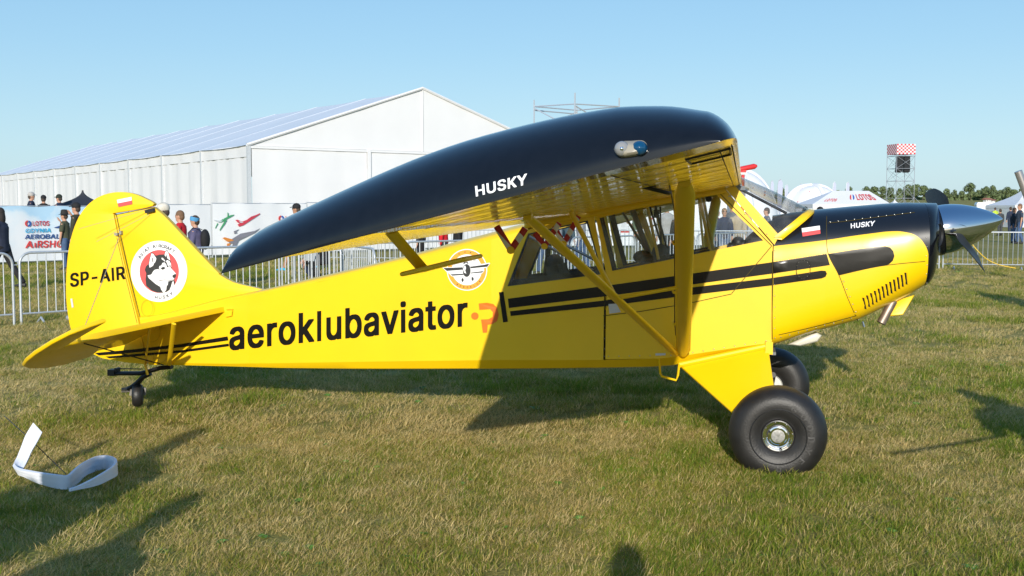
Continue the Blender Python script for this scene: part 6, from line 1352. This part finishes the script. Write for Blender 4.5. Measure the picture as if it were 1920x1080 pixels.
# ------------------------------------------------------------------ people
M_skin = mat('skin', (.50, .27, .18), .6, noise=.08); M_tan = mat('skin_tanned', (.40, .21, .13), .6, noise=.08)
REM = []                                           # (object, voxel size) waiting for one shared evaluation
def cloth(name, c): return mat('cloth_' + name, c, .85, noise=.25, nscale=9, bump=.3, bscale=14)
def person(px, d, label, H=1.75, face=0, top=('grey', (.3, .3, .32)), legs=('navy', (.02, .03, .06)), hair=(.06, .04, .03), cap=None, hat=None, stride=0.0, arms=None, short_sleeve=False, shorts=False, jacket=False,
           shoes=(.02, .02, .02), bag=None, skin=None, z=0.0, group='spectators walking beyond the barriers', loc=None, crouch=False, fat=1.0, band=None, glasses=False, hood=False, long_hair=False, ypush=0):
    skin = skin or M_skin; k = H / 1.75
    P = Vector((gx(px, d), d, z)) if loc is None else Vector((loc[0], loc[1], z))
    r = tag(empty('person', P, radians(face)), label, 'person', group)
    sc = lambda v: Vector(v) * k
    drop = .42 if crouch else 0
    pel = (0, 0, .94 - drop); ch = (.02 + (.10 if crouch else 0), 0, 1.33 - drop); nk = (.02 + (.16 if crouch else 0), 0, 1.47 - drop); hd = Vector((.035 + (.20 if crouch else 0), 0, 1.61 - drop))
    A = arms or [((.02, .05, -.28), (.06, .06, -.54)), ((.02, .05, -.28), (.06, .06, -.54))]
    body = MB(); R = lambda l: [tuple(x * k for x in q) if isinstance(q, tuple) else q * k for q in l]
    body.tube([sc(pel), sc((.01, 0, 1.08 - drop)), sc(ch), sc((nk[0], 0, 1.43 - drop)), sc((nk[0], 0, 1.46 - drop)), sc(hd)], R([(.15, .10), (.13, .095), (.16, .105), (.13, .08), (.06, .06), (.055, .058)]), 12)
    body.ball(sc(hd + Vector((0, 0, .02))), (.098 * k, .078 * k, .118 * k), 14, 10); body.ball(sc(hd + Vector((.095, 0, .0))), (.022 * k, .016 * k, .028 * k), 8, 6); body.ball(sc(hd + Vector((.05, 0, -.07))), (.045 * k, .05 * k, .04 * k), 8, 6)
    for s_ in (-1, 1): body.ball(sc(hd + Vector((0, s_ * .08, .0))), (.02 * k, .014 * k, .03 * k), 6, 5)
    topm = MB(); legm = MB(); shoem = MB(); hands = []
    e = .018
    tr = [(.165 * fat, .125 * fat), (.155 * fat, .125 * fat), (.185 * fat, .135 * fat), (.165, .10), (.075, .075)]
    topm.tube([sc((0, 0, (.80 if jacket else .90) - drop)), sc((.01, 0, 1.08 - drop)), sc(ch), sc((nk[0], 0, 1.42 - drop)), sc((nk[0], 0, 1.475 - drop))], R(tr), 12)
    for i, s_ in enumerate((-1, 1)):
        ph = s_ * stride
        hip = Vector((0, s_ * .09, .92 - drop))
        if crouch: kn = Vector((.38, s_ * .14, .50)); an = Vector((.12, s_ * .12, .09))
        else: kn = Vector((.22 * ph + .02, s_ * .095, .50)); an = Vector((.40 * ph - (.06 if ph < 0 else 0), s_ * .09, .09 + (.05 if ph < -.3 else 0)))
        toe = an + Vector((.15, s_ * .02, -.05)); heel = an + Vector((-.04, 0, -.045))
        body.tube([sc(hip), sc(hip.lerp(kn, .5)), sc(kn), sc(kn.lerp(an, .4)), sc(an)], R([.085, .075, .052, .055, .036]), 10)
        lr = [.105 * fat, .095, .072, .068, .062]
        if shorts: legm.tube([sc(hip + Vector((0, 0, .03))), sc(hip.lerp(kn, .5)), sc(hip.lerp(kn, .85))], R([.11 * fat, .10, .088]), 10)
        else: legm.tube([sc(hip + Vector((0, 0, .03))), sc(hip.lerp(kn, .5)), sc(kn), sc(kn.lerp(an, .45)), sc(an)], R(lr), 10)
        shoem.tube([sc(heel), sc(an + Vector((.02, 0, -.03))), sc(toe), sc(toe + Vector((.05, 0, -.005)))], R([(.036, .04), (.045, .055), (.047, .03), (.03, .02)]), 10)
        sh = Vector((nk[0] - .01, s_ * .185, 1.40 - drop)); el = sh + Vector((A[i][0][0], s_ * A[i][0][1], A[i][0][2])); wr = sh + Vector((A[i][1][0], s_ * A[i][1][1], A[i][1][2]))
        body.tube([sc(sh), sc(sh.lerp(el, .5)), sc(el), sc(el.lerp(wr, .4)), sc(wr)], R([.055, .05, .04, .04, .027]), 9)
        dh = (wr - el).normalized(); body.tube([sc(wr), sc(wr + dh * .05), sc(wr + dh * .09)], R([(.025, .022), (.04, .024), (.036, .02)]), 8); hands.append((wr + dh * .085, dh, s_))
        if short_sleeve: topm.tube([sc(sh + Vector((0, -s_ * .03, .0))), sc(sh.lerp(el, .5)), sc(sh.lerp(el, .9))], R([.075, .072, .068]), 10)
        else: topm.tube([sc(sh + Vector((0, -s_ * .03, .0))), sc(sh.lerp(el, .5)), sc(el), sc(el.lerp(wr, .5)), sc(el.lerp(wr, .96))], R([.078, .070, .062, .055, .044]), 10)
    legm.tube([sc((0, 0, .86 - drop)), sc((0, 0, .99 - drop))], R([(.155 * fat, .115 * fat), (.15 * fat, .115 * fat)]), 12)
    ob = body.build('body', skin, r); REM.append((ob, .017 * k))
    oc = topm.build('jacket' if jacket else 'top', cloth(*top), r); REM.append((oc, .02 * k)); ol = legm.build('shorts' if shorts else 'trousers', cloth(*legs), r); REM.append((ol, .02 * k))
    shoem.build('shoes', mat('shoe_%02d%02d' % (int(shoes[0] * 99), int(shoes[2] * 99)), shoes, .6), r, 50)
    fm = MB()
    for h, dh, s_ in hands:
        side = dh.cross(Vector((0, 0, 1)) if abs(dh.z) < .9 else Vector((1, 0, 0))).normalized()
        for q, ln in zip((-.026, -.009, .009, .026), (.06, .075, .07, .052)):
            b_ = sc(h + side * q); cur = Vector((.25, 0, 0)); fm.tube([b_, b_ + (dh + cur * .3).normalized() * ln * .55 * k, b_ + (dh + cur * .9).normalized() * ln * k], [.0095 * k, .0085 * k, .006 * k], 5)
        b_ = sc(h - dh * .06 + side * .034); fm.tube([b_, b_ + (side + dh * .8).normalized() * .035 * k, b_ + (side * .5 + dh).normalized() * .06 * k], [.011 * k, .009 * k, .007 * k], 5)
    fm.build('fingers', skin, ob, 60)
    ey = MB(); [ey.ball(sc(hd + Vector((.083, s_ * .032, .03))), (.012 * k, .013 * k, .008 * k), 6, 5) for s_ in (-1, 1)]; ey.build('eyes', mat('eye_dark', (.03, .02, .02), .3), ob, 60)
    mt = MB(); mt.ball(sc(hd + Vector((.084, 0, -.052))), (.012 * k, .024 * k, .006 * k), 6, 5); mt.build('mouth', mat('lips', (.35, .12, .10), .6), ob, 60)
    if glasses: g_ = MB(); [g_.ball(sc(hd + Vector((.092, s_ * .034, .028))), (.008 * k, .028 * k, .018 * k), 8, 6) for s_ in (-1, 1)]; g_.tube([sc(hd + Vector((.085, -.06, .03))), sc(hd + Vector((0, -.085, .03)))], .005, 4); g_.tube([sc(hd + Vector((.085, .06, .03))), sc(hd + Vector((0, .085, .03)))], .005, 4); g_.build('sunglasses', M_dark, r, 60)
    hm = MB(); hb = hd + Vector((-.012, 0, .045))
    V = []; n = 14
    if hood: hm.ball(sc(hd + Vector((-.02, 0, .03))), (.125 * k, .11 * k, .145 * k), 14, 10); hm.build('hood', cloth(*top), r, 60)
    else:
        hm.ball(sc(hb), (.102 * k, .086 * k, .105 * k), 14, 8); hm.ball(sc(hb + Vector((-.03, 0, -.05))), (.075 * k, .078 * k, .085 * k), 10, 8)
        if long_hair: hm.ball(sc(hb + Vector((-.05, 0, -.13))), (.06 * k, .085 * k, .14 * k), 10, 8)
        hm.build('hair', mat('hair_%02d%02d' % (int(hair[0] * 99), int(hair[2] * 99)), hair, .8), r, 60)
    if cap:
        c = MB(); c.ball(sc(hb + Vector((.004, 0, .025))), (.113 * k, .096 * k, .10 * k), 16, 8); c.tube([sc(hb + Vector((.06, 0, .03))), sc(hb + Vector((.13, 0, .018))), sc(hb + Vector((.175, 0, .008)))], [(.085 * k, .012 * k), (.075 * k, .010 * k), (.045 * k, .008 * k)], 10); c.build('cap', cloth(*cap), r, 50)
    if hat:
        c = MB(); c.lathe([(0, .13), (.06, .128), (.09, .10), (.10, .03), (.105, .01), (.15, -.005), (.155, -.012), (.10, -.005)], 18, Matrix.Translation(sc(hb + Vector((0, 0, .02))))); c.build('hat', cloth(*hat), r, 40)
    if band: c = MB(); c.lathe([(.104 * k, -.035), (.112 * k, 0), (.104 * k, .045)], 18, Matrix.Translation(sc(hd + Vector((0, 0, .055)))) @ Matrix.Rotation(radians(-14), 4, 'Y'), False); c.build('headband', cloth(*band), r, 60)
    if bag: c = MB(); c.ball(sc((-.20, 0, 1.20 - drop)), (.11 * k, .15 * k, .24 * k), 14, 10); [c.tube([sc((-.10, s_ * .10, 1.42)), sc((.03, s_ * .12, 1.475)), sc((.16, s_ * .12, 1.35)), sc((.12, s_ * .14, 1.12))], [(.028 * k, .008 * k)] * 4, 6) for s_ in (-1, 1)]; c.build('backpack', cloth(*bag), r, 50)
    return r
UP = ((.10, .10, -.20), (.20, -.06, .06)); UPc = ((.20, .02, -.18), (.24, -.14, .12)); OUT = ((.10, .06, -.26), (.34, .02, -.30)); HANG = ((.02, .05, -.28), (.06, .06, -.54)); SWF = ((.12, .05, -.26), (.28, .04, -.46)); SWB = ((-.12, .05, -.25), (-.18, .06, -.50))
BLKc = ('black', (.012, .012, .014)); NAVY = ('navy', (.018, .028, .06)); JEAN = ('denim', (.06, .11, .22)); DGREY = ('charcoal', (.05, .055, .06)); OLIV = ('olive', (.06, .065, .035)); KHAK = ('khaki', (.34, .27, .18))
person(4, 22.3, 'woman in a dark quilted jacket and black trousers walking out at the left edge', 1.68, 178, ('quilt_navy', (.016, .024, .05)), BLKc, (.02, .016, .015), stride=.85, arms=[OUT, HANG], jacket=True, long_hair=True, bag=None, fat=1.15, shoes=(.03, .03, .03))
person(60, 38, 'man in a grey cap and navy hoodie, leftmost of three above the sky banner', 1.78, 20, NAVY, NAVY, cap=('greycap', (.40, .38, .36)), z=.44, group='men standing above the sky banner')
person(84, 38.2, 'man in a black cap seen from behind, middle of three above the sky banner', 1.68, 95, BLKc, JEAN, cap=BLKc, z=.44, short_sleeve=True, group='men standing above the sky banner')
person(115, 37.8, 'man with a black and lime green cap, rightmost of the three above the sky banner', 1.70, 172, NAVY, JEAN, cap=('capblack', (.02, .03, .02)), z=.44, short_sleeve=True, glasses=True, group='men standing above the sky banner')
person(124, 29.5, 'woman in a dark felt hat with a hand at her mouth', 1.58, 178, OLIV, JEAN, hat=('hat', (.02, .02, .018)), arms=[UP, HANG], short_sleeve=True)
person(147, 28, 'man in a black cap and long olive jacket, half hidden by the rudder', 1.80, 178, ('olivejacket', (.035, .035, .018)), JEAN, cap=BLKc, arms=[UP, HANG], jacket=True, stride=.2)
person(311, 19, 'man in a cream cap and dark rain jacket just behind the fin', 1.74, 178, ('slate', (.04, .06, .08)), DGREY, cap=('cream', (.62, .58, .50)), jacket=True, fat=1.15)
person(341, 23, 'man in a bright red shirt beyond the tail fin', 1.62, 178, ('red', (.55, .008, .018)), DGREY, hair=(.16, .09, .05))
person(369, 22, 'woman in a purple-grey top with a blue patterned headband and black backpack', 1.52, 178, ('mauve', (.10, .09, .17)), NAVY, hair=(.05, .03, .02), band=('bluepattern', (.08, .30, .55)), bag=BLKc, fat=1.25)
person(559, 29, 'man in grey t-shirt and bright blue trainers walking behind the black wingtip', 1.78, 178, ('heather', (.30, .30, .31)), DGREY, cap=BLKc, short_sleeve=True, shorts=True, stride=.9, arms=[SWF, SWB], glasses=True, shoes=(.0, .35, .55), skin=M_tan, fat=1.1)
person(609, 24.5, 'person in black crouching behind the barrier with a grey sign plate', 1.65, 200, BLKc, BLKc, crouch=True, arms=[((.15, .05, -.25), (.30, -.02, -.42))] * 2)
person(592, 26, 'person in dark navy standing bent behind the crouching person in black', 1.45, 160, NAVY, NAVY, crouch=True)
person(790, 27, 'person in a dark top mostly hidden between the flap and the beige turtledeck', 1.70, 178, DGREY, BLKc)
person(832, 26, 'person in a red top glimpsed above the beige turtledeck', 1.62, 178, ('red', (.55, .008, .018)), DGREY, hair=(.16, .09, .05))
person(858, 26.6, 'person in a black top glimpsed next to the red top above the turtledeck', 1.66, 0, BLKc, BLKc)
person(1022, 27.5, 'person in denim standing left of the striped shirt in the rear cabin window', 1.72, 178, JEAN, JEAN, stride=.4)
person(1046, 27, 'person in a black and white striped top seen through the rear cabin window', 1.70, 178, ('stripes', (.40, .40, .42)), DGREY, stride=.3)
person(1063, 29, 'person in a teal-grey jacket seen through the rear cabin window', 1.72, 30, ('tealgrey', (.06, .10, .12)), NAVY, stride=.3)
person(1090, 28, 'person in a light grey top right of the teal jacket in the rear cabin window', 1.72, 178, ('lightgrey', (.36, .36, .38)), JEAN, stride=.4)
person(1196, 32, 'man in a green t-shirt and dark cap looking at his phone', 1.74, 178, ('sage', (.14, .19, .11)), ('greytrouser', (.14, .14, .12)), cap=BLKc, short_sleeve=True, arms=[((.12, .06, -.24), (.34, .0, -.10)), ((-.14, .06, -.25), (.05, .2, -.44))], fat=1.15)
person(1250, 30, 'person in a pale grey hoodie with a backpack strap seen through the door window', 1.84, 90, ('palegrey', (.42, .41, .40)), DGREY, hood=True, fat=1.1)
person(1272, 29, 'person with dark hair and a black jacket beside the grey hoodie', 1.68, 130, BLKc, DGREY, long_hair=True)
person(1341, 34, 'woman in a red top and green jacket, leftmost of the group in the triangular window', 1.66, -20, ('crimson', (.30, .02, .04)), JEAN, hair=(.20, .10, .04), long_hair=True, jacket=False, group='group standing beyond the triangular door window')
person(1357, 33, 'woman in a navy jacket and blue jeans in the group in the triangular window', 1.68, -90, ('bluenavy', (.03, .04, .08)), JEAN, hair=(.22, .12, .06), glasses=True, jacket=True, group='group standing beyond the triangular door window')
person(1371, 36, 'tall man in a grey shirt at the back of the group in the triangular window', 1.84, -100, ('greyshirt', (.10, .11, .13)), DGREY, hair=(.12, .09, .07), group='group standing beyond the triangular door window')
person(1382, 33.5, 'man in a beige vest and khaki trousers in the group in the triangular window', 1.74, -80, ('beige', (.42, .33, .22)), KHAK, hair=(.3, .28, .25), group='group standing beyond the triangular door window')
person(1404, 34, 'person in a pale grey top right of the beige vest', 1.66, 178, ('fade', (.35, .35, .37)), DGREY, arms=[OUT, HANG], group='group standing beyond the triangular door window')
person(1438, 36, 'person in a dark jacket seen through the windshield', 1.70, 178, ('faded', (.12, .13, .15)), DGREY)
person(1509, 33, 'person with short dark hair whose head shows above the windshield foot', 1.72, 100, BLKc, DGREY, hair=(.02, .015, .012))
person(1521, 35, 'person with fair hair next to the dark haired one above the windshield foot', 1.62, 150, ('beige', (.42, .33, .22)), DGREY, hair=(.30, .20, .10))
person(1535, 33, 'person in a black cap whose head shows above the cowling', 1.70, -60, BLKc, DGREY, cap=BLKc)
person(1606, 60, 'distant person in blue behind the cowling, left one', 1.72, 40, ('blue', (.02, .06, .30)), NAVY, cap=('blue', (.02, .06, .30)))
person(1616, 62, 'distant person in blue behind the cowling, right one', 1.74, 140, ('blue', (.02, .06, .30)), NAVY, cap=('blue', (.02, .06, .30)))
person(1911, 52, 'man in a dark t-shirt and blue jeans beyond the barrier at the right edge', 1.90, 178, ('slateshirt', (.03, .045, .075)), JEAN, hair=(.18, .10, .06), short_sleeve=True, stride=.3, fat=1.1)
person(1899, 53, 'woman in sunglasses and a long dark coat left of the man in the dark t-shirt', 1.72, -60, ('coat', (.012, .02, .035)), JEAN, hair=(.04, .025, .02), jacket=True, glasses=True, fat=1.2)
person(1893, 75, 'man in dark clothes behind the woman in the long coat', 1.80, 100, NAVY, NAVY)
person(1864, 100, 'distant person in a yellow vest in front of the white van', 1.80, 100, ('hivis', (.45, .60, .05)), DGREY)
person(1874, 68, 'distant person in a dark top just above the spinner tip', 1.66, 100, DGREY, DGREY)
person(1851, 110, 'distant person in dark clothes left of the yellow vest', 1.75, 10, NAVY, BLKc)
# the photographer and onlookers behind the camera, whose shadows reach into the picture
def shadow_person(px, py, H, label, **kw):
    t = gnd(px, py); b = t - Vector((LDIR.x, LDIR.y, 0)).normalized() * (H / tan(SUN_EL)); return person(0, 0, label, H, 85, loc=(b.x, b.y), group='onlookers behind the camera', **kw)
shadow_person(384, 806, 1.80, 'tall onlooker left of the camera, farthest forward', stride=.2, fat=1.2, jacket=True)
shadow_person(330, 832, 1.72, 'onlooker left of the camera close beside the tall one', fat=1.2, jacket=True)
shadow_person(205, 878, 1.70, 'onlooker far left of the camera with a backpack', bag=BLKc, fat=1.3, jacket=True)
shadow_person(80, 905, 1.72, 'onlooker standing farthest left of the camera', fat=1.2)
shadow_person(372, 930, 1.76, 'onlooker left of the camera, nearer to the photographer', fat=1.3, jacket=True)
shadow_person(300, 975, 1.66, 'shorter onlooker left of the photographer', fat=1.2)
shadow_person(1815, 546, 1.75, 'onlooker beyond the right edge near the barrier', fat=1.1)
shadow_person(1860, 556, 1.85, 'taller onlooker beyond the right edge near the barrier', fat=1.1)
op = shadow_person(1797, 733, 1.72, 'onlooker right of the picture, nearest the propeller', fat=1.3, arms=[((.10, .06, -.26), (.30, .05, -.42)), ((.14, .10, -.24), (.36, .16, -.38))])
shadow_person(1850, 748, 1.80, 'onlooker right of the picture, second from the propeller', fat=1.3)
shadow_person(1905, 765, 1.76, 'onlooker right of the picture, third from the propeller', fat=1.3)
ph = person(0, 0, 'photographer standing just behind the camera', 1.74, 84, loc=(-.03, -.42), group='onlookers behind the camera', arms=[((.02, .12, -.22), (.12, -.02, .02))] * 2)
mb = MB(); hp = op.location + Vector((-.33, .36, .98)); tp = Vector((2.22, 4.27, .92)); mb.tube([tp, tp.lerp(hp, .5), hp + (hp - tp) * .12], .013, 8); q = mb.build('shadow_pole', M_dark); tag(q, 'thin dark pole held level right of the picture, added to cast a line of shadow', 'pole')  # unseen pole, added for the thin line of shadow on the grass
# one shared evaluation fuses every body and garment into a single skin
for o, vx in REM:
    m = o.modifiers.new('r', 'REMESH'); m.mode = 'VOXEL'; m.voxel_size = vx; m.use_smooth_shade = True
    s2 = o.modifiers.new('s', 'SMOOTH'); s2.iterations = 3; s2.factor = .5
dg = bpy.context.evaluated_depsgraph_get()
new = [(o, bpy.data.meshes.new_from_object(o.evaluated_get(dg), preserve_all_data_layers=False, depsgraph=dg)) for o, _ in REM]
for o, me in new:
    mt_ = o.data.materials[0]; o.modifiers.clear(); o.data = me
    if not me.materials: me.materials.append(mt_)
    me.polygons.foreach_set('use_smooth', [True] * len(me.polygons))

# ------------------------------------------------------------------ grass
def grass_mats():
    out = []
    for i, (n, a, b, tr) in enumerate((('green', (.13, .22, .016), (.27, .34, .035), .5), ('olive', (.31, .30, .045), (.44, .38, .09), .45), ('straw', (.56, .42, .15), (.72, .57, .27), .35))):
        m = bpy.data.materials.new('grass_' + n); m.use_nodes = True; nt = m.node_tree; pb = nt.nodes['Principled BSDF']; pb.inputs['Roughness'].default_value = .65; pb.inputs['Specular IOR Level'].default_value = .25
        oi = nt.nodes.new('ShaderNodeObjectInfo'); mx = nt.nodes.new('ShaderNodeMix'); mx.data_type = 'RGBA'; mx.inputs['A'].default_value = (*a, 1); mx.inputs['B'].default_value = (*b, 1)
        nt.links.new(oi.outputs['Random'], mx.inputs['Factor']); nt.links.new(mx.outputs['Result'], pb.inputs['Base Color'])
        tl_ = nt.nodes.new('ShaderNodeBsdfTranslucent'); nt.links.new(mx.outputs['Result'], tl_.inputs[0]); ms = nt.nodes.new('ShaderNodeMixShader'); ms.inputs[0].default_value = tr
        ou = nt.nodes['Material Output']; nt.links.new(pb.outputs[0], ms.inputs[1]); nt.links.new(tl_.outputs[0], ms.inputs[2]); nt.links.new(ms.outputs[0], ou.inputs[0]); out.append(m)
    return out
GM = grass_mats()
src = bpy.data.collections.new('grass_clumps')
def clump(i, wts, n, R_, h0, h1, flat=.5):
    rr = random.Random(i); V = []; F = []; mi = []
    for _ in range(n):
        a = rr.uniform(0, 2 * pi); q = R_ * sqrt(rr.random()); b = Vector((q * cos(a), q * sin(a), -.004)); h = rr.uniform(h0, h1); ln = rr.uniform(.2, 1.3) * flat; dr = rr.uniform(0, 2 * pi); w_ = rr.uniform(.0010, .0024)
        d = Vector((cos(dr), sin(dr), 0)); sd_ = Vector((-sin(dr + .6), cos(dr + .6), 0)) * w_; m1 = b + d * ln * h * .55 + Vector((0, 0, h * .58)); t = b + d * ln * h * 1.15 + Vector((0, 0, h * (1.05 - .12 * ln)))
        k = len(V); V += [b - sd_, b + sd_, m1 + sd_ * .8, m1 - sd_ * .8, t]; F += [(k, k + 1, k + 2, k + 3), (k + 3, k + 2, k + 4)]; c = rr.choices((0, 1, 2), wts)[0]; mi += [c, c]
    me = bpy.data.meshes.new('grass_clump'); me.from_pydata([tuple(v) for v in V], [], F); [me.materials.append(m) for m in GM]; me.polygons.foreach_set('material_index', mi); me.update()
    o = bpy.data.objects.new('clump_%02d' % i, me); src.objects.link(o)
clump(0, (6, 4, 2), 96, .11, .016, .045, .9); clump(1, (3, 5, 3), 96, .12, .018, .050, 1.1); clump(2, (2, 4, 6), 96, .12, .015, .045, 1.3); clump(3, (1, 2, 8), 88, .12, .012, .042, 1.5); clump(4, (9, 2, 1), 84, .09, .022, .058, .8); clump(5, (2, 5, 5), 96, .13, .016, .048, 1.3)
def weed():
    rr = random.Random(77); V = []; F = []
    for q in range(9):
        a = q * 2.4; d = Vector((cos(a), sin(a), 0)); n = Vector((-sin(a), cos(a), 0)); ln = rr.uniform(.02, .045); k = len(V)
        V += [d * .004, d * ln * .5 + n * .010 + Vector((0, 0, .016)), d * ln + Vector((0, 0, .012)), d * ln * .5 - n * .010 + Vector((0, 0, .016))]; F.append((k, k + 1, k + 2, k + 3))
    me = bpy.data.meshes.new('weed'); me.from_pydata([tuple(v) for v in V], [], F); me.materials.append(mat('weed_leaf', (.10, .22, .03), .5)); o = bpy.data.objects.new('clump_06', me); src.objects.link(o)
weed()
def stalks():
    rr = random.Random(78); V = []; F = []
    for q in range(5):
        a = rr.uniform(0, 6.3); d = Vector((cos(a), sin(a), 0)); b = Vector((rr.gauss(0, .05), rr.gauss(0, .05), 0)); ln = rr.uniform(.06, .14); n = Vector((-d.y, d.x, 0)) * .0014; z = Vector((0, 0, 1)); up = rr.uniform(.1, .5)
        k = len(V); V += [b - n, b + n, b + d * ln + n + z * ln * up, b + d * ln - n + z * ln * up]; F.append((k, k + 1, k + 2, k + 3))
    me = bpy.data.meshes.new('stalks'); me.from_pydata([tuple(v) for v in V], [], F); me.materials.append(GM[2]); o = bpy.data.objects.new('clump_07', me); src.objects.link(o)
stalks()
from mathutils import noise as mnoise
rg = np.random.default_rng(11)
pts = []; idx = []; rot = []; scl = []
def scatter(y0, y1, dens, s0, s1):
    area = 0; xa = .62 * y1 + 1.5; n = int(dens * (y1 - y0) * 2 * xa)
    X = rg.uniform(-xa, xa, n); Y = rg.uniform(y0, y1, n); keep = np.abs(X) < .60 * Y + 1.2
    for x, y in zip(X[keep], Y[keep]):
        v = mnoise.noise((x * .55, y * .55, 0)) + .55 * mnoise.noise((x * 2.1, y * 2.1, 5)) + .25 * rg.normal()
        w_ = mnoise.noise((x * .18, y * .18, 9)) * .6
        t = 1.15 * v - w_ - .22
        k = 4 if t > .52 else 0 if t > .22 else 1 if t > -.02 else 5 if t > -.22 else 2 if t > -.48 else 3
        u_ = rg.random(); k = 6 if u_ < .02 else 7 if u_ < .06 else k
        pts.append((x, y, ground_z(x, y))); idx.append(k); rot.append((rg.normal() * .12, rg.normal() * .12, rg.uniform(0, 2 * pi))); scl.append(rg.uniform(s0, s1) * (1.15 if t > .3 else .95 if t < -.3 else 1))
scatter(4.2, 8, 170, .65, 1.1); scatter(8, 13, 80, .9, 1.4); scatter(13, 22, 32, 1.1, 1.8); scatter(22, 36, 11, 1.3, 2.2)
me = bpy.data.meshes.new('grass_points'); me.vertices.add(len(pts)); me.vertices.foreach_set('co', np.array(pts, dtype=np.float32).ravel())
at_ = me.attributes.new('idx', 'INT', 'POINT'); at_.data.foreach_set('value', np.array(idx, dtype=np.int32))
at_ = me.attributes.new('rot', 'FLOAT_VECTOR', 'POINT'); at_.data.foreach_set('vector', np.array(rot, dtype=np.float32).ravel())
at_ = me.attributes.new('scl', 'FLOAT', 'POINT'); at_.data.foreach_set('value', np.array(scl, dtype=np.float32))
me.update(); go = bpy.data.objects.new('grass', me); COL.objects.link(go); go['kind'] = 'stuff'; go['label'] = 'short mown grass, green and straw coloured, covering the field'
ng = bpy.data.node_groups.new('grass_scatter', 'GeometryNodeTree'); ng.interface.new_socket('Geometry', in_out='INPUT', socket_type='NodeSocketGeometry'); ng.interface.new_socket('Geometry', in_out='OUTPUT', socket_type='NodeSocketGeometry')
N = ng.nodes.new; gi = N('NodeGroupInput'); gout = N('NodeGroupOutput'); ip = N('GeometryNodeInstanceOnPoints'); ci = N('GeometryNodeCollectionInfo'); ci.inputs[0].default_value = src; ci.inputs['Separate Children'].default_value = True; ci.inputs['Reset Children'].default_value = True
def na(nm, ty): q = N('GeometryNodeInputNamedAttribute'); q.data_type = ty; q.inputs['Name'].default_value = nm; return q
a1, a2, a3 = na('idx', 'INT'), na('rot', 'FLOAT_VECTOR'), na('scl', 'FLOAT')
out_of = lambda nd: [s_ for s_ in nd.outputs if s_.enabled and s_.name == 'Attribute'][0]
mv = N('GeometryNodeMeshToPoints'); ng.links.new(gi.outputs[0], mv.inputs[0]); ng.links.new(mv.outputs[0], ip.inputs['Points']); ng.links.new(ci.outputs[0], ip.inputs['Instance']); ip.inputs['Pick Instance'].default_value = True
ng.links.new(out_of(a1), ip.inputs['Instance Index']); er = N('FunctionNodeEulerToRotation'); ng.links.new(out_of(a2), er.inputs[0]); ng.links.new(er.outputs[0], ip.inputs['Rotation']); ng.links.new(out_of(a3), ip.inputs['Scale'])
ng.links.new(ip.outputs[0], gout.inputs[0]); md = go.modifiers.new('scatter', 'NODES'); md.node_group = ng
